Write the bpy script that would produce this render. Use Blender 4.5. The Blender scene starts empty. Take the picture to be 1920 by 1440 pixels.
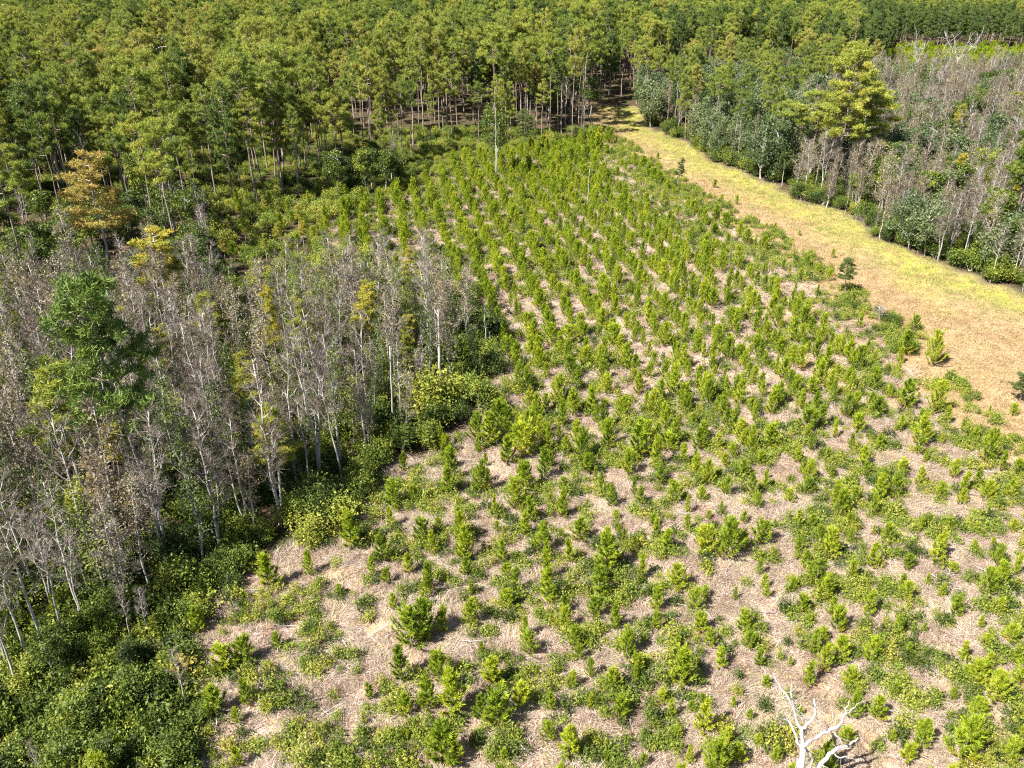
import bpy, math, numpy as np
from mathutils import Vector
R = math.radians
scn = bpy.context.scene
COL = scn.collection

# ------------------------------------------------------------------ camera
CAM_H, PITCH, FPX = 41.0, R(28.0), 1600.0          # photograph is 1920 x 1440
cd = bpy.data.cameras.new('camera'); cam = bpy.data.objects.new('camera', cd); COL.objects.link(cam)
cam.location = (0, 0, CAM_H); cam.rotation_euler = (R(90) - PITCH, 0, 0)
cd.sensor_fit = 'HORIZONTAL'; cd.angle = 2 * math.atan(960 / FPX); cd.clip_start = 0.5; cd.clip_end = 6000
scn.camera = cam
# ------------------------------------------------------------------ sky, sun, exposure
SUN_EL, SUN_AZ = R(50), R(217)                      # azimuth of the sun measured from +X, counter-clockwise
w = bpy.data.worlds.new('World'); scn.world = w; w.use_nodes = True
nt = w.node_tree; bg = nt.nodes['Background']
sky = nt.nodes.new('ShaderNodeTexSky'); sky.sky_type = 'NISHITA'; sky.sun_disc = False
sky.sun_elevation = SUN_EL; sky.sun_rotation = R(90) - SUN_AZ
nt.links.new(sky.outputs[0], bg.inputs[0]); bg.inputs[1].default_value = 0.05
sl = bpy.data.lights.new('sun', 'SUN'); sl.energy = 5.0; sl.angle = R(0.5); sl.color = (1, .955, .88)
so = bpy.data.objects.new('sun', sl); COL.objects.link(so)
sd = Vector((math.cos(SUN_EL) * math.cos(SUN_AZ), math.cos(SUN_EL) * math.sin(SUN_AZ), math.sin(SUN_EL)))
so.rotation_euler = sd.to_track_quat('Z', 'Y').to_euler(); so.location = sd * 300
scn.view_settings.view_transform = 'Standard'; scn.view_settings.look = 'None'
scn.view_settings.exposure = 1.5; scn.view_settings.gamma = 1
cy = scn.cycles
cy.max_bounces = 4; cy.diffuse_bounces = 2; cy.glossy_bounces = 1; cy.transmission_bounces = 2; cy.transparent_max_bounces = 4
cy.caustics_reflective = False; cy.caustics_refractive = False
cy.sample_clamp_indirect = 4; cy.use_denoising = False; cy.filter_width = 1.15

# ------------------------------------------------------------------ picture <-> ground
FW = np.array([0, math.cos(PITCH), -math.sin(PITCH)]); UP = np.array([0, math.sin(PITCH), math.cos(PITCH)])
def at(px, py, z=0.0):
    """point of height z seen at photograph pixel px, py"""
    d = FW * FPX + np.array([px - 960., 0, 0]) + UP * (720. - py)
    t = (z - CAM_H) / d[2]
    return np.array([d[0] * t, d[1] * t, z])
def proj(x, y, z):
    x, y, z = np.broadcast_arrays(np.asarray(x, float), np.asarray(y, float), np.asarray(z, float)); v = np.stack([x, y, z - CAM_H], -1)
    dep = v @ FW
    return 960 + FPX * v[..., 0] / dep, 720 - FPX * (v @ UP) / dep
def ztop(p, py):
    """height above the ground point p of a vertical thing whose top is at row py"""
    k = (720. - py) / FPX; y = p[1]
    # (y*UP1 + dz*UP2) = k*(y*FW1 + dz*FW2)
    dz = (k * y * FW[1] - y * UP[1]) / (UP[2] - k * FW[2])
    return CAM_H + dz
def inside(poly, x, y):
    x = np.asarray(x, float); y = np.asarray(y, float); r = np.zeros(x.shape, bool)
    n = len(poly)
    for i in range(n):
        x1, y1 = poly[i]; x2, y2 = poly[(i + 1) % n]
        if y1 == y2: continue
        c = ((y1 > y) != (y2 > y)) & (x < (x2 - x1) * (y - y1) / (y2 - y1) + x1)
        r ^= c
    return r
def gz(x, y):
    return (0.16 * np.sin(x * .21 + 1.3) * np.cos(y * .17) + 0.10 * np.sin(x * .53 + y * .41) + .05 * np.sin(x * 1.3 - y * 1.1 + 2)) * np.clip((330 - y) / 60, 0, 1)
_pr = np.random.default_rng(5); _ph = _pr.uniform(0, 6.28, (6, 2)); _dr = _pr.uniform(0, 6.28, 6)
def patch(x, y, s, k=0):
    """smooth pseudo noise, about -1..1, of feature size s metres"""
    r = 0
    for i in range(6):
        a = _dr[i] + k * 1.7; f = (1 + .35 * i) / s
        r = r + np.sin((x * math.cos(a) + y * math.sin(a)) * f * 3 + _ph[i, 0] + k + 1.5 * np.sin((y * math.cos(a) - x * math.sin(a)) * f * 2 + _ph[i, 1]))
    return r / 3.2

# ------------------------------------------------------------------ mesh kit
def nrm(a): return a / np.maximum(np.linalg.norm(a, axis=-1, keepdims=True), 1e-9)
class MB:
    def __init__(s): s.V = []; s.T = []; s.Q = []; s.A = []; s.tm = []; s.qm = []; s.n = 0
    def add(s, V, T=None, Q=None, a=None, m=0):
        V = np.asarray(V, float).reshape(-1, 3)
        if T is not None and len(T): s.T.append(np.asarray(T) + s.n); s.tm.append(np.full(len(T), m))
        if Q is not None and len(Q): s.Q.append(np.asarray(Q) + s.n); s.qm.append(np.full(len(Q), m))
        s.A.append(np.zeros(len(V)) if a is None else np.broadcast_to(a, (len(V),)))
        s.V.append(V); s.n += len(V); return s
    def join(s, o, m=0):
        for V, A in zip(o.V, o.A): s.V.append(V); s.A.append(A)
        for T in o.T: s.T.append(T + s.n); s.tm.append(np.full(len(T), m))
        for Q in o.Q: s.Q.append(Q + s.n); s.qm.append(np.full(len(Q), m))
        s.n += o.n; return s
    def mesh(s, name, mats, smooth=False):
        V = np.concatenate(s.V); T = np.concatenate(s.T) if s.T else np.zeros((0, 3), int); Q = np.concatenate(s.Q) if s.Q else np.zeros((0, 4), int)
        me = bpy.data.meshes.new(name)
        me.vertices.add(len(V)); me.vertices.foreach_set('co', V.astype(np.float32).ravel())
        lv = np.concatenate([T.ravel(), Q.ravel()]).astype(np.int32)
        me.loops.add(len(lv)); me.loops.foreach_set('vertex_index', lv)
        me.polygons.add(len(T) + len(Q))
        ls = np.concatenate([np.arange(len(T)) * 3, len(T) * 3 + np.arange(len(Q)) * 4]).astype(np.int32)
        me.polygons.foreach_set('loop_start', ls)
        mi = np.concatenate([x for x in s.tm] + [x for x in s.qm]) if (s.tm or s.qm) else np.zeros(0)
        me.polygons.foreach_set('material_index', mi.astype(np.int32))
        if smooth: me.polygons.foreach_set('use_smooth', np.ones(len(mi), bool))
        at_ = me.attributes.new('v', 'FLOAT', 'POINT'); at_.data.foreach_set('value', np.concatenate(s.A).astype(np.float32))
        for m in (mats if isinstance(mats, (list, tuple)) else [mats]): me.materials.append(m)
        me.update(calc_edges=True); me.validate()
        return me
def tube(mb, P, Rr, n=5, a=.5, m=0, cap=True):
    P = np.asarray(P, float); Rr = np.broadcast_to(np.asarray(Rr, float), (len(P),))
    T = nrm(np.gradient(P, axis=0)); ref = np.array([1., .13, .07]) if abs(T[0][2]) > .6 else np.array([.1, .05, 1.])
    A = nrm(np.cross(T, ref)); B = np.cross(T, A)
    th = np.arange(n) * 2 * math.pi / n
    V = P[:, None] + Rr[:, None, None] * (A[:, None] * np.cos(th)[None, :, None] + B[:, None] * np.sin(th)[None, :, None])
    Q = []
    for i in range(len(P) - 1):
        for j in range(n): k = (j + 1) % n; Q.append((i * n + j, i * n + k, (i + 1) * n + k, (i + 1) * n + j))
    V = V.reshape(-1, 3); T3 = []
    if cap:
        V = np.vstack([V, P[-1]]); e = len(V) - 1; b = (len(P) - 1) * n
        T3 = [(b + j, b + (j + 1) % n, e) for j in range(n)]
    mb.add(V, T3, Q, a, m)
def spikes(mb, base, d, L, W, rng, a=None, m=0):
    """thin pointed needles or twigs"""
    base = np.asarray(base); N = len(base)
    if N == 0: return
    d = nrm(d); s = nrm(np.cross(d, rng.normal(size=(N, 3)))); L = np.broadcast_to(L, (N,))[:, None]; W = np.broadcast_to(W, (N,))[:, None]
    V = np.stack([base - s * W / 2, base + s * W / 2, base + d * L], 1).reshape(-1, 3)
    av = rng.random(N) if a is None else np.broadcast_to(a, (N,))
    mb.add(V, np.arange(N * 3).reshape(-1, 3), None, np.repeat(av, 3), m)
def leaves(mb, c, L, W, rng, up=.6, a=None, m=0):
    c = np.asarray(c); N = len(c)
    nn = nrm(rng.normal(size=(N, 3)) + np.array([0, 0, up * 1.6])); d = nrm(np.cross(nn, rng.normal(size=(N, 3)))); s = np.cross(nn, d)
    q_ = rng.uniform(.5, 1.5, N) ** 1.3; L = (np.broadcast_to(L, (N,)) * q_)[:, None]; W = (np.broadcast_to(W, (N,)) * q_ * rng.uniform(.7, 1.2, N))[:, None]
    V = np.stack([c - d * L / 2, c + s * W / 2, c + d * L / 2, c - s * W / 2], 1).reshape(-1, 3)
    av = rng.random(N) if a is None else a
    mb.add(V, None, np.arange(N * 4).reshape(-1, 4), np.repeat(av, 4), m)
def tuft(mb, c, r, n, W, rng, up=.35, flat=1.0, m=0, spread=.25):
    """balls of needles at the points c"""
    c = np.asarray(c); N = len(c); r = np.broadcast_to(r, (N,))
    d = nrm(rng.normal(size=(N, n, 3)) + np.array([0, 0, up * 2])); d[..., 2] *= flat
    b = c[:, None] + rng.normal(size=(N, n, 3)) * (r[:, None, None] * spread)
    a = np.clip(np.repeat(rng.random(N), n) * .7 + rng.random(N * n) * .3, 0, 1)
    spikes(mb, b.reshape(-1, 3), d.reshape(-1, 3), np.repeat(r, n) * rng.uniform(.7, 1.2, N * n), W, rng, a, m)

# ------------------------------------------------------------------ materials
def mat(name): 
    m = bpy.data.materials.new(name); m.use_nodes = True; n = m.node_tree; n.nodes.clear()
    return m, n, n.nodes.new, n.links.new
def ramp(n, cols, pos=None):
    r = n.nodes.new('ShaderNodeValToRGB'); e = r.color_ramp.elements
    while len(e) < len(cols): e.new(.5)
    for i, c in enumerate(cols):
        e[i].position = pos[i] if pos else i / (len(cols) - 1); e[i].color = (*c, 1)
    return r
def leafmat(name, cols, low=None, trans=.3, nscale=.5, lowz=(0., 1.), vary=.35, patchy=0):
    """cols: tints picked per plant; within a plant they drift by clump and by leaf; low: old foliage near the foot"""
    m, n, N, L = mat(name)
    oi = N('ShaderNodeObjectInfo'); tc = N('ShaderNodeTexCoord'); at_ = N('ShaderNodeAttribute'); at_.attribute_name = 'v'
    ad = N('ShaderNodeVectorMath'); ad.operation = 'ADD'; L(tc.outputs['Object'], ad.inputs[0])
    cb = N('ShaderNodeVectorMath'); cb.operation = 'SCALE'; cb.inputs[0].default_value = (37, 91, 53); L(oi.outputs['Random'], cb.inputs['Scale']); L(cb.outputs[0], ad.inputs[1])
    no = N('ShaderNodeTexNoise'); no.inputs['Scale'].default_value = nscale; no.inputs['Detail'].default_value = 1.5; L(ad.outputs[0], no.inputs['Vector'])
    # f = random*.55 + (noise-.5)*.8 + (v-.5)*vary + .22
    def M(op, a, b):
        x = N('ShaderNodeMath'); x.operation = op
        for i, q in enumerate((a, b)):
            if isinstance(q, (int, float)): x.inputs[i].default_value = q
            else: L(q, x.inputs[i])
        return x.outputs[0]
    f = M('ADD', M('MULTIPLY', oi.outputs['Random'], .62), M('MULTIPLY', M('SUBTRACT', no.outputs[0], .5), 1.1))
    f = M('ADD', f, M('MULTIPLY', M('SUBTRACT', at_.outputs['Fac'], .5), vary)); f = M('ADD', f, .19)
    if patchy:
        gp = N('ShaderNodeNewGeometry'); pn = N('ShaderNodeTexNoise'); pn.inputs['Scale'].default_value = .22; pn.inputs['Detail'].default_value = 3; L(gp.outputs['Position'], pn.inputs['Vector'])
        f = M('ADD', f, M('MULTIPLY', M('SUBTRACT', pn.outputs[0], .5), patchy))
    r = ramp(n, cols); L(f, r.inputs[0]); col = r.outputs[0]
    if low:
        sp = N('ShaderNodeSeparateXYZ'); L(tc.outputs['Object'], sp.inputs[0])
        mr = N('ShaderNodeMapRange'); mr.inputs['From Min'].default_value = lowz[1]; mr.inputs['From Max'].default_value = lowz[0]; L(sp.outputs['Z'], mr.inputs['Value'])
        lf = M('MULTIPLY', mr.outputs[0], M('MULTIPLY', M('GREATER_THAN', at_.outputs['Fac'], .45), M('GREATER_THAN', no.outputs[0], .5)))
        mx = N('ShaderNodeMix'); mx.data_type = 'RGBA'; L(lf, mx.inputs[0]); L(col, mx.inputs[6]); mx.inputs[7].default_value = (*low, 1); col = mx.outputs[2]
    d = N('ShaderNodeBsdfPrincipled'); d.inputs['Roughness'].default_value = .55; d.inputs['Specular IOR Level'].default_value = .35; L(col, d.inputs['Base Color'])
    t = N('ShaderNodeBsdfTranslucent'); L(col, t.inputs[0])
    ms = N('ShaderNodeMixShader'); ms.inputs[0].default_value = trans; L(d.outputs[0], ms.inputs[1]); L(t.outputs[0], ms.inputs[2])
    o = N('ShaderNodeOutputMaterial'); L(ms.outputs[0], o.inputs[0]); return m
def barkmat(name, cols, scale=3., stretch=.25):
    m, n, N, L = mat(name)
    oi = N('ShaderNodeObjectInfo'); tc = N('ShaderNodeTexCoord'); mp = N('ShaderNodeMapping'); mp.inputs['Scale'].default_value = (1, 1, stretch)
    L(tc.outputs['Object'], mp.inputs[0]); no = N('ShaderNodeTexNoise'); no.inputs['Scale'].default_value = scale; no.inputs['Detail'].default_value = 4
    no.noise_dimensions = '4D'; ml = N('ShaderNodeMath'); ml.operation = 'MULTIPLY'; ml.inputs[1].default_value = 50; L(oi.outputs['Random'], ml.inputs[0]); L(ml.outputs[0], no.inputs['W'])
    L(mp.outputs[0], no.inputs['Vector'])
    r = ramp(n, cols, [.3, .5, .7][:len(cols)] if len(cols) == 3 else [.35, .65]); L(no.outputs[0], r.inputs[0])
    d = N('ShaderNodeBsdfPrincipled'); d.inputs['Roughness'].default_value = .9; d.inputs['Specular IOR Level'].default_value = .2; L(r.outputs[0], d.inputs['Base Color'])
    o = N('ShaderNodeOutputMaterial'); L(d.outputs[0], o.inputs[0]); return m

M_YP = leafmat('young_pine_needles', [(.14, .21, .02), (.28, .37, .025), (.40, .48, .03), (.50, .52, .045)], low=(.42, .16, .04), trans=.38, nscale=1.6, lowz=(.1, .9))
M_PINE = leafmat('pine_needles', [(.08, .13, .025), (.18, .24, .035), (.30, .35, .05), (.42, .40, .065)], trans=.3, nscale=.35)
M_OLIVE = leafmat('olive_pine_needles', [(.18, .24, .04), (.26, .31, .05), (.34, .36, .06), (.40, .34, .08)], trans=.3, nscale=.4)
M_DARKP = leafmat('dark_pine_needles', [(.05, .09, .02), (.095, .145, .028), (.15, .20, .04)], trans=.2, nscale=.4)
M_EVER = leafmat('evergreen_leaves', [(.03, .048, .01), (.065, .10, .016), (.12, .165, .02), (.27, .29, .035)], trans=.2, nscale=.7)
M_GREY = leafmat('grey_green_leaves', [(.05, .08, .03), (.09, .13, .05), (.14, .18, .07), (.23, .24, .12)], trans=.2, nscale=.5)
M_YELL = leafmat('yellowing_cypress_leaves', [(.14, .20, .03), (.30, .32, .035), (.42, .38, .045), (.46, .33, .05)], trans=.35, nscale=1.2, vary=.5)
M_ORAN = leafmat('orange_cypress_leaves', [(.15, .20, .04), (.36, .31, .07), (.48, .34, .09), (.44, .28, .09)], trans=.35, nscale=1.3, vary=.6)
M_LIME = leafmat('lime_shrub_leaves', [(.11, .16, .025), (.20, .26, .035), (.29, .32, .045), (.38, .34, .06)], trans=.3, nscale=.8, patchy=.8)
M_BROWN = leafmat('dull_brown_leaves', [(.14, .11, .06), (.23, .185, .10), (.31, .25, .15), (.20, .23, .08)], trans=.2, nscale=.5)
M_TWIG = leafmat('bare_twigs', [(.08, .06, .042), (.145, .115, .09), (.22, .18, .15), (.33, .28, .27)], trans=0, nscale=.5)
M_BARK = barkmat('grey_bark', [(.22, .19, .17), (.38, .35, .32), (.54, .51, .48)])
M_PBARK = barkmat('pine_bark', [(.13, .095, .075), (.26, .20, .17), (.40, .33, .30)], 4)
M_DEAD = barkmat('bleached_wood', [(.20, .175, .16), (.38, .35, .34), (.50, .47, .47)], 2.5)
M_DEAD2 = barkmat('sun_bleached_wood', [(.50, .47, .45), (.64, .61, .60), (.72, .70, .70)], 2.5)
M_TAN = leafmat('tan_meadow_grass', [(.25, .15, .07), (.37, .25, .12), (.45, .34, .18), (.36, .32, .12)], trans=.2, nscale=.4, vary=.6, patchy=1.5)
M_STRAW = leafmat('dry_grass', [(.19, .13, .09), (.34, .25, .185), (.47, .365, .29), (.59, .495, .42), (.37, .35, .15)], trans=.2, nscale=.4, vary=.6, patchy=1.5)
M_STRIP = leafmat('meadow_grass', [(.17, .20, .05), (.27, .28, .07), (.36, .33, .12), (.38, .29, .14)], trans=.2, nscale=.4, vary=.6, patchy=1.3)

# ------------------------------------------------------------------ plant builders: each returns (trunk MB, crown MB)
def wob(h, n, amp, rng, lean=0., r0=0.):
    z = np.linspace(0, h, n); a = rng.uniform(0, 6.28)
    x = np.cumsum(rng.normal(0, amp, n)) ; y = np.cumsum(rng.normal(0, amp, n)); x -= x[0]; y -= y[0]
    return np.stack([x + math.cos(a) * lean * z, y + math.sin(a) * lean * z, z], 1)
def young_pine(seed, h=2.5, wd=1.0, nb=24, dens=1.0):
    rng = np.random.default_rng(seed); t = MB(); c = MB()
    P = wob(h, 6, .02, rng, .03); tube(t, P - [0, 0, .15], np.linspace(.045, .008, 6), 5)
    def brush(p, rr, n):
        n = int(n * dens); k = rng.random(n) ** .8 * (len(p) - 1.001); i = k.astype(int); f = (k - i)[:, None]
        b = p[i] * (1 - f) + p[i + 1] * f; ax = nrm(p[i + 1] - p[i]); d = nrm(ax * 1.15 + nrm(rng.normal(size=(n, 3))) * .8)
        spikes(c, b, d, rng.uniform(.7, 1.15, n) * rr, .05, rng)
    brush(P[3:], .26, 170); brush(P[1:], .24, 120)
    for i in range(nb):
        f = (i + .5) / nb; z0 = h * (.06 + .80 * f ** 1.1); az = i * 2.4 + rng.uniform(-.4, .4); L = wd * (1.0 - .72 * f) * rng.uniform(.55, 1.1)
        o = np.array([np.interp(z0, P[:, 2], P[:, 0]), np.interp(z0, P[:, 2], P[:, 1]), z0]); hd = np.array([math.cos(az), math.sin(az), 0])
        q = np.linspace(0, 1, 4)[:, None]; rise = (.8 + .9 * f) * L
        p = o + hd * (q ** .75) * L * .85 + np.array([0, 0, 1]) * (q ** 1.5) * rise
        tube(t, p, np.linspace(.018, .006, 4), 3, cap=False); brush(p, .24, 80)
    return t, c
def tall_pine(seed, h=21., cw=3.0, cl=.38, nb=30, mono=False):
    rng = np.random.default_rng(seed); t = MB(); c = MB()
    P = wob(h, 9, .12, rng, .015); r0 = .0078 * h + .02
    tube(t, P - [0, 0, .3], np.linspace(r0, .04, 9), 7)
    C = []
    for i in range(nb):
        f = (i + rng.random()) / nb; z0 = h * (1 - cl) + h * cl * f * .98; az = i * 2.4 + rng.uniform(-.5, .5)
        L = cw * (math.sin(min(1, (1 - f) * 1.25 + .12) * 1.6) ** .8) * rng.uniform(.45, 1.15)
        o = np.array([np.interp(z0, P[:, 2], P[:, 0]), np.interp(z0, P[:, 2], P[:, 1]), z0]); hd = np.array([math.cos(az), math.sin(az), 0])
        q = np.linspace(0, 1, 5)[:, None]; p = o + hd * q * L + np.array([0, 0, 1]) * (q ** 1.4 * L * rng.uniform(.05, .5 + .4 * f)) + rng.normal(0, .06, (5, 3)) * q
        tube(t, p, np.linspace(.06, .015, 5) * (L / cw + .3), 4, cap=False)
        nc = 1 + int(L * .9); s = np.repeat(rng.uniform(.55, 1.05, nc), 6); k = len(s); i0 = np.clip((s * 4).astype(int), 0, 3); ff = (s * 4 - i0)[:, None]
        pc = p[i0] * (1 - ff) + p[i0 + 1] * ff + rng.normal(0, .34, (k, 3)) * [1, 1, .5]; C.append(pc)
    for i in range(rng.integers(3, 8)):       # dead stubs below the crown
        z0 = h * rng.uniform(.3, 1 - cl); az = rng.uniform(0, 6.28); L = rng.uniform(.4, 1.3)
        o = np.array([np.interp(z0, P[:, 2], P[:, 0]), np.interp(z0, P[:, 2], P[:, 1]), z0]); tube(t, [o, o + np.array([math.cos(az), math.sin(az), .15]) * L], [.035, .01], 3, cap=False)
    C.append(P[-1] + rng.normal(0, .3, (6, 3))); C = np.concatenate(C)
    tuft(c, C, .46, 26, .085, rng, up=.3); return t, c
def bare_tree(seed, h=11., spread=1.6, leaf=0, lw=.16, twigs=1.0, limbs=17, forks=0, low=.42):
    rng = np.random.default_rng(seed); t = MB(); c = MB()
    stems = [wob(h, 9, .10, rng, .04)]
    for k in range(forks):
        s = wob(h * rng.uniform(.6, .85), 8, .09, rng, .10); s[:, :2] += rng.normal(0, .12, 2); stems.append(s)
    LP = []
    for P in stems:
        hh = P[-1, 2]; r0 = .0085 * hh + .012; tube(t, P - [0, 0, .25], np.linspace(r0, .025, len(P)), 6)
        for i in range(limbs):
            f = (i + rng.random()) / limbs; z0 = hh * (low + (1 - low) * .97 * f); az = i * 2.4 + rng.uniform(-.6, .6); L = spread * (1.15 - .7 * f) * rng.uniform(.5, 1.2)
            o = np.array([np.interp(z0, P[:, 2], P[:, 0]), np.interp(z0, P[:, 2], P[:, 1]), z0]); hd = np.array([math.cos(az), math.sin(az), 0])
            q = np.linspace(0, 1, 5)[:, None]; p = o + hd * q ** .8 * L * .8 + np.array([0, 0, 1]) * q ** 1.2 * L * rng.uniform(.65, 1.25) + rng.normal(0, .06, (5, 3)) * q
            tube(t, p, np.linspace(.032, .010, 5) * (hh / 11), 4, cap=False); LP.append(p)
            for j in range(3):
                s0 = p[rng.integers(1, 4)]; dd = nrm(p[-1] - p[0]) + rng.normal(0, .55, 3); dd[2] = abs(dd[2]) * .6 + .3; L2 = L * rng.uniform(.3, .6)
                q2 = np.linspace(0, 1, 3)[:, None]; p2 = s0 + nrm(dd) * q2 * L2 + rng.normal(0, .05, (3, 3)) * q2
                tube(t, p2, [.014, .009, .005], 3, cap=False); LP.append(np.vstack([p2[0], p2[0] * .5 + p2[1] * .5, p2[1], p2[1] * .5 + p2[2] * .5, p2[2]]))
    LP = np.array(LP); n = int(len(LP) * 14 * twigs); i = rng.integers(0, len(LP), n); s = rng.uniform(.25, 1, n) * 3.999; k = s.astype(int); ff = (s - k)[:, None]
    b = LP[i, k] * (1 - ff) + LP[i, k + 1] * ff; ax = nrm(LP[i, -1] - LP[i, 0]); d = nrm(ax + rng.normal(0, .65, (n, 3)) + [0, 0, .35])
    spikes(c, b, d, rng.uniform(.3, .95, n), .022, rng)
    if leaf:
        i = rng.integers(0, len(LP), leaf); s = rng.uniform(.2, 1, leaf) * 3.999; k = s.astype(int); ff = (s - k)[:, None]
        b = LP[i, k] * (1 - ff) + LP[i, k + 1] * ff + rng.normal(0, .28, (leaf, 3)); leaves(c, b, lw, lw * .6, rng, .5, m=1)
    return t, c
def lobes(rng, n, rx, rz, z0):
    u = nrm(rng.normal(size=(n, 3))); u[:, 2] = np.abs(u[:, 2]) * 1.0; return u * [rx, rx, rz] * rng.uniform(.35, .8, (n, 1)) + [0, 0, z0]
def bush(seed, r=1.4, h=2.2, nl=9, nleaf=1900, lw=.13, up=.55, stems=5, hollow=.35):
    rng = np.random.default_rng(seed); t = MB(); c = MB()
    lc = lobes(rng, nl, r * .85, h * .62, h * .28); lr = rng.uniform(.28, .5, nl) * r
    for k in range(stems):
        e = lc[k % nl]; q = np.linspace(0, 1, 4)[:, None]; tube(t, np.array([rng.normal(0, .08), rng.normal(0, .08), -.15]) * (1 - q) + e * q + rng.normal(0, .05, (4, 3)) * q, np.linspace(.04, .012, 4) * (h / 2.2), 4, cap=False)
    i = rng.integers(0, nl, nleaf); u = nrm(rng.normal(size=(nleaf, 3))); rad = rng.uniform(hollow, 1.08, nleaf)[:, None] * (1 + .22 * np.sin(u[:, :1] * 7 + i[:, None]) * np.cos(u[:, 1:2] * 6))
    p = lc[i] + u * lr[i][:, None] * rad * [1, 1, .85]; p = p + rng.normal(0, .07 * r, p.shape); p = p[p[:, 2] > .03]
    leaves(c, p, lw, lw * .55, rng, up, a=np.clip(rng.random(len(p)) * .6 + (i[:len(p)] % 5) * .1, 0, 1)); 
    m = int(nl * 9); j = rng.integers(0, nl, m); u = nrm(rng.normal(size=(m, 3)) + [0, 0, .6])   # shoots past the outline
    for q in range(3): leaves(c, lc[j] + u * (lr[j] * (1.05 + .22 * q))[:, None], lw, lw * .5, rng, up)
    return t, c
def broad_tree(seed, h=9., r=2.6, nl=22, nleaf=4200, lw=.24, z0=.35, up=.5):
    rng = np.random.default_rng(seed); t = MB(); c = MB(); P = wob(h * .75, 6, .12, rng, .04); tube(t, P - [0, 0, .3], np.linspace(.016 * h, .04, 6), 7)
    lc = nrm(rng.normal(size=(nl, 3))) * [r, r, h * (1 - z0) * .46] * rng.uniform(.4, .95, (nl, 1)) + [0, 0, h * (z0 + (1 - z0) * .5)]; lr = rng.uniform(.24, .42, nl) * r
    for e in lc[:14]:
        s = P[min(5, max(1, int(6 * (e[2] - r * .5) / (h * .75))))]; q = np.linspace(0, 1, 4)[:, None]; tube(t, s * (1 - q) + e * q + [0, 0, .3] * np.sin(q * 3.1), np.linspace(.07, .02, 4), 4, cap=False)
    i = rng.integers(0, nl, nleaf); u = nrm(rng.normal(size=(nleaf, 3)) + [0, 0, .25]); p = lc[i] + u * (lr[i] * rng.uniform(.5, 1.15, nleaf))[:, None] * [1.1, 1.1, .75]
    leaves(c, p, lw, lw * .6, rng, up, a=np.clip(rng.random(nleaf) * .5 + (i % 6) * .1, 0, 1)); return t, c
def cypress(seed, h=10., r=2.4, nb=20, low=.45, dens=1.0):
    """flat layered plates of feathery foliage"""
    rng = np.random.default_rng(seed); t = MB(); c = MB(); P = wob(h, 8, .09, rng, .03); tube(t, P - [0, 0, .3], np.linspace(.014 * h, .03, 8), 6)
    for i in range(nb):
        f = (i + rng.random()) / nb; z0 = h * (low + (1 - low) * f * .98); az = i * 2.4 + rng.uniform(-.6, .6); L = r * (1.05 - .6 * f) * rng.uniform(.5, 1.15)
        o = np.array([np.interp(z0, P[:, 2], P[:, 0]), np.interp(z0, P[:, 2], P[:, 1]), z0]); hd = np.array([math.cos(az), math.sin(az), 0]); sd_ = np.array([-hd[1], hd[0], 0])
        q = np.linspace(0, 1, 5)[:, None]; p = o + hd * q * L + np.array([0, 0, 1]) * q * L * rng.uniform(.0, .35)
        tube(t, p, np.linspace(.04, .01, 5), 4, cap=False)
        k = int((10 + L * 14) * dens); s = rng.uniform(.25, 1.08, k); pc = o + hd * (s * L)[:, None] + (p[-1] - p[0])[2] * s[:, None] * [0, 0, 1] + sd_ * (rng.normal(0, .30, k) * L * (1.1 - .5 * s))[:, None] + rng.normal(0, .09, (k, 3))
        tuft(c, pc, .26, 16, .07, rng, up=.25, flat=.55, spread=.35)
    return t, c
def grass_tuft(seed, n=26, L=.55, rad=.22, W=.022, droop=.7, lay=0.):
    rng = np.random.default_rng(seed); c = MB(); az = rng.uniform(0, 6.28, n); 
    if lay: az = rng.normal(0, .5, n)
    hd = np.stack([np.cos(az), np.sin(az), np.zeros(n)], 1); b = rng.normal(0, rad, (n, 3)) * [1, 1, 0]; Ls = (L * rng.uniform(.6, 1.3, n))[:, None]
    o = rng.uniform(.15, droop, n)[:, None] + lay * .6; m_ = b + hd * Ls * .5 * o + [0, 0, 1] * Ls * .5 * np.sqrt(np.clip(1 - o ** 2 * .8, .06, 1)); e = m_ + hd * Ls * .55 * np.clip(o * 1.3, 0, 1) + [0, 0, 1] * Ls * .35 * (1 - o * 1.15)
    e[:, 2] = np.maximum(e[:, 2], .02); s = nrm(np.cross(e - b, rng.normal(size=(n, 3)))) * W / 2
    V = np.stack([b - s, b + s, m_ + s * .8, m_ - s * .8, e], 1).reshape(-1, 3); k = np.arange(n) * 5
    c.add(V, np.stack([k + 3, k + 2, k + 4], 1), np.stack([k, k + 1, k + 2, k + 3], 1), np.repeat(rng.random(n), 5)); return c

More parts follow.
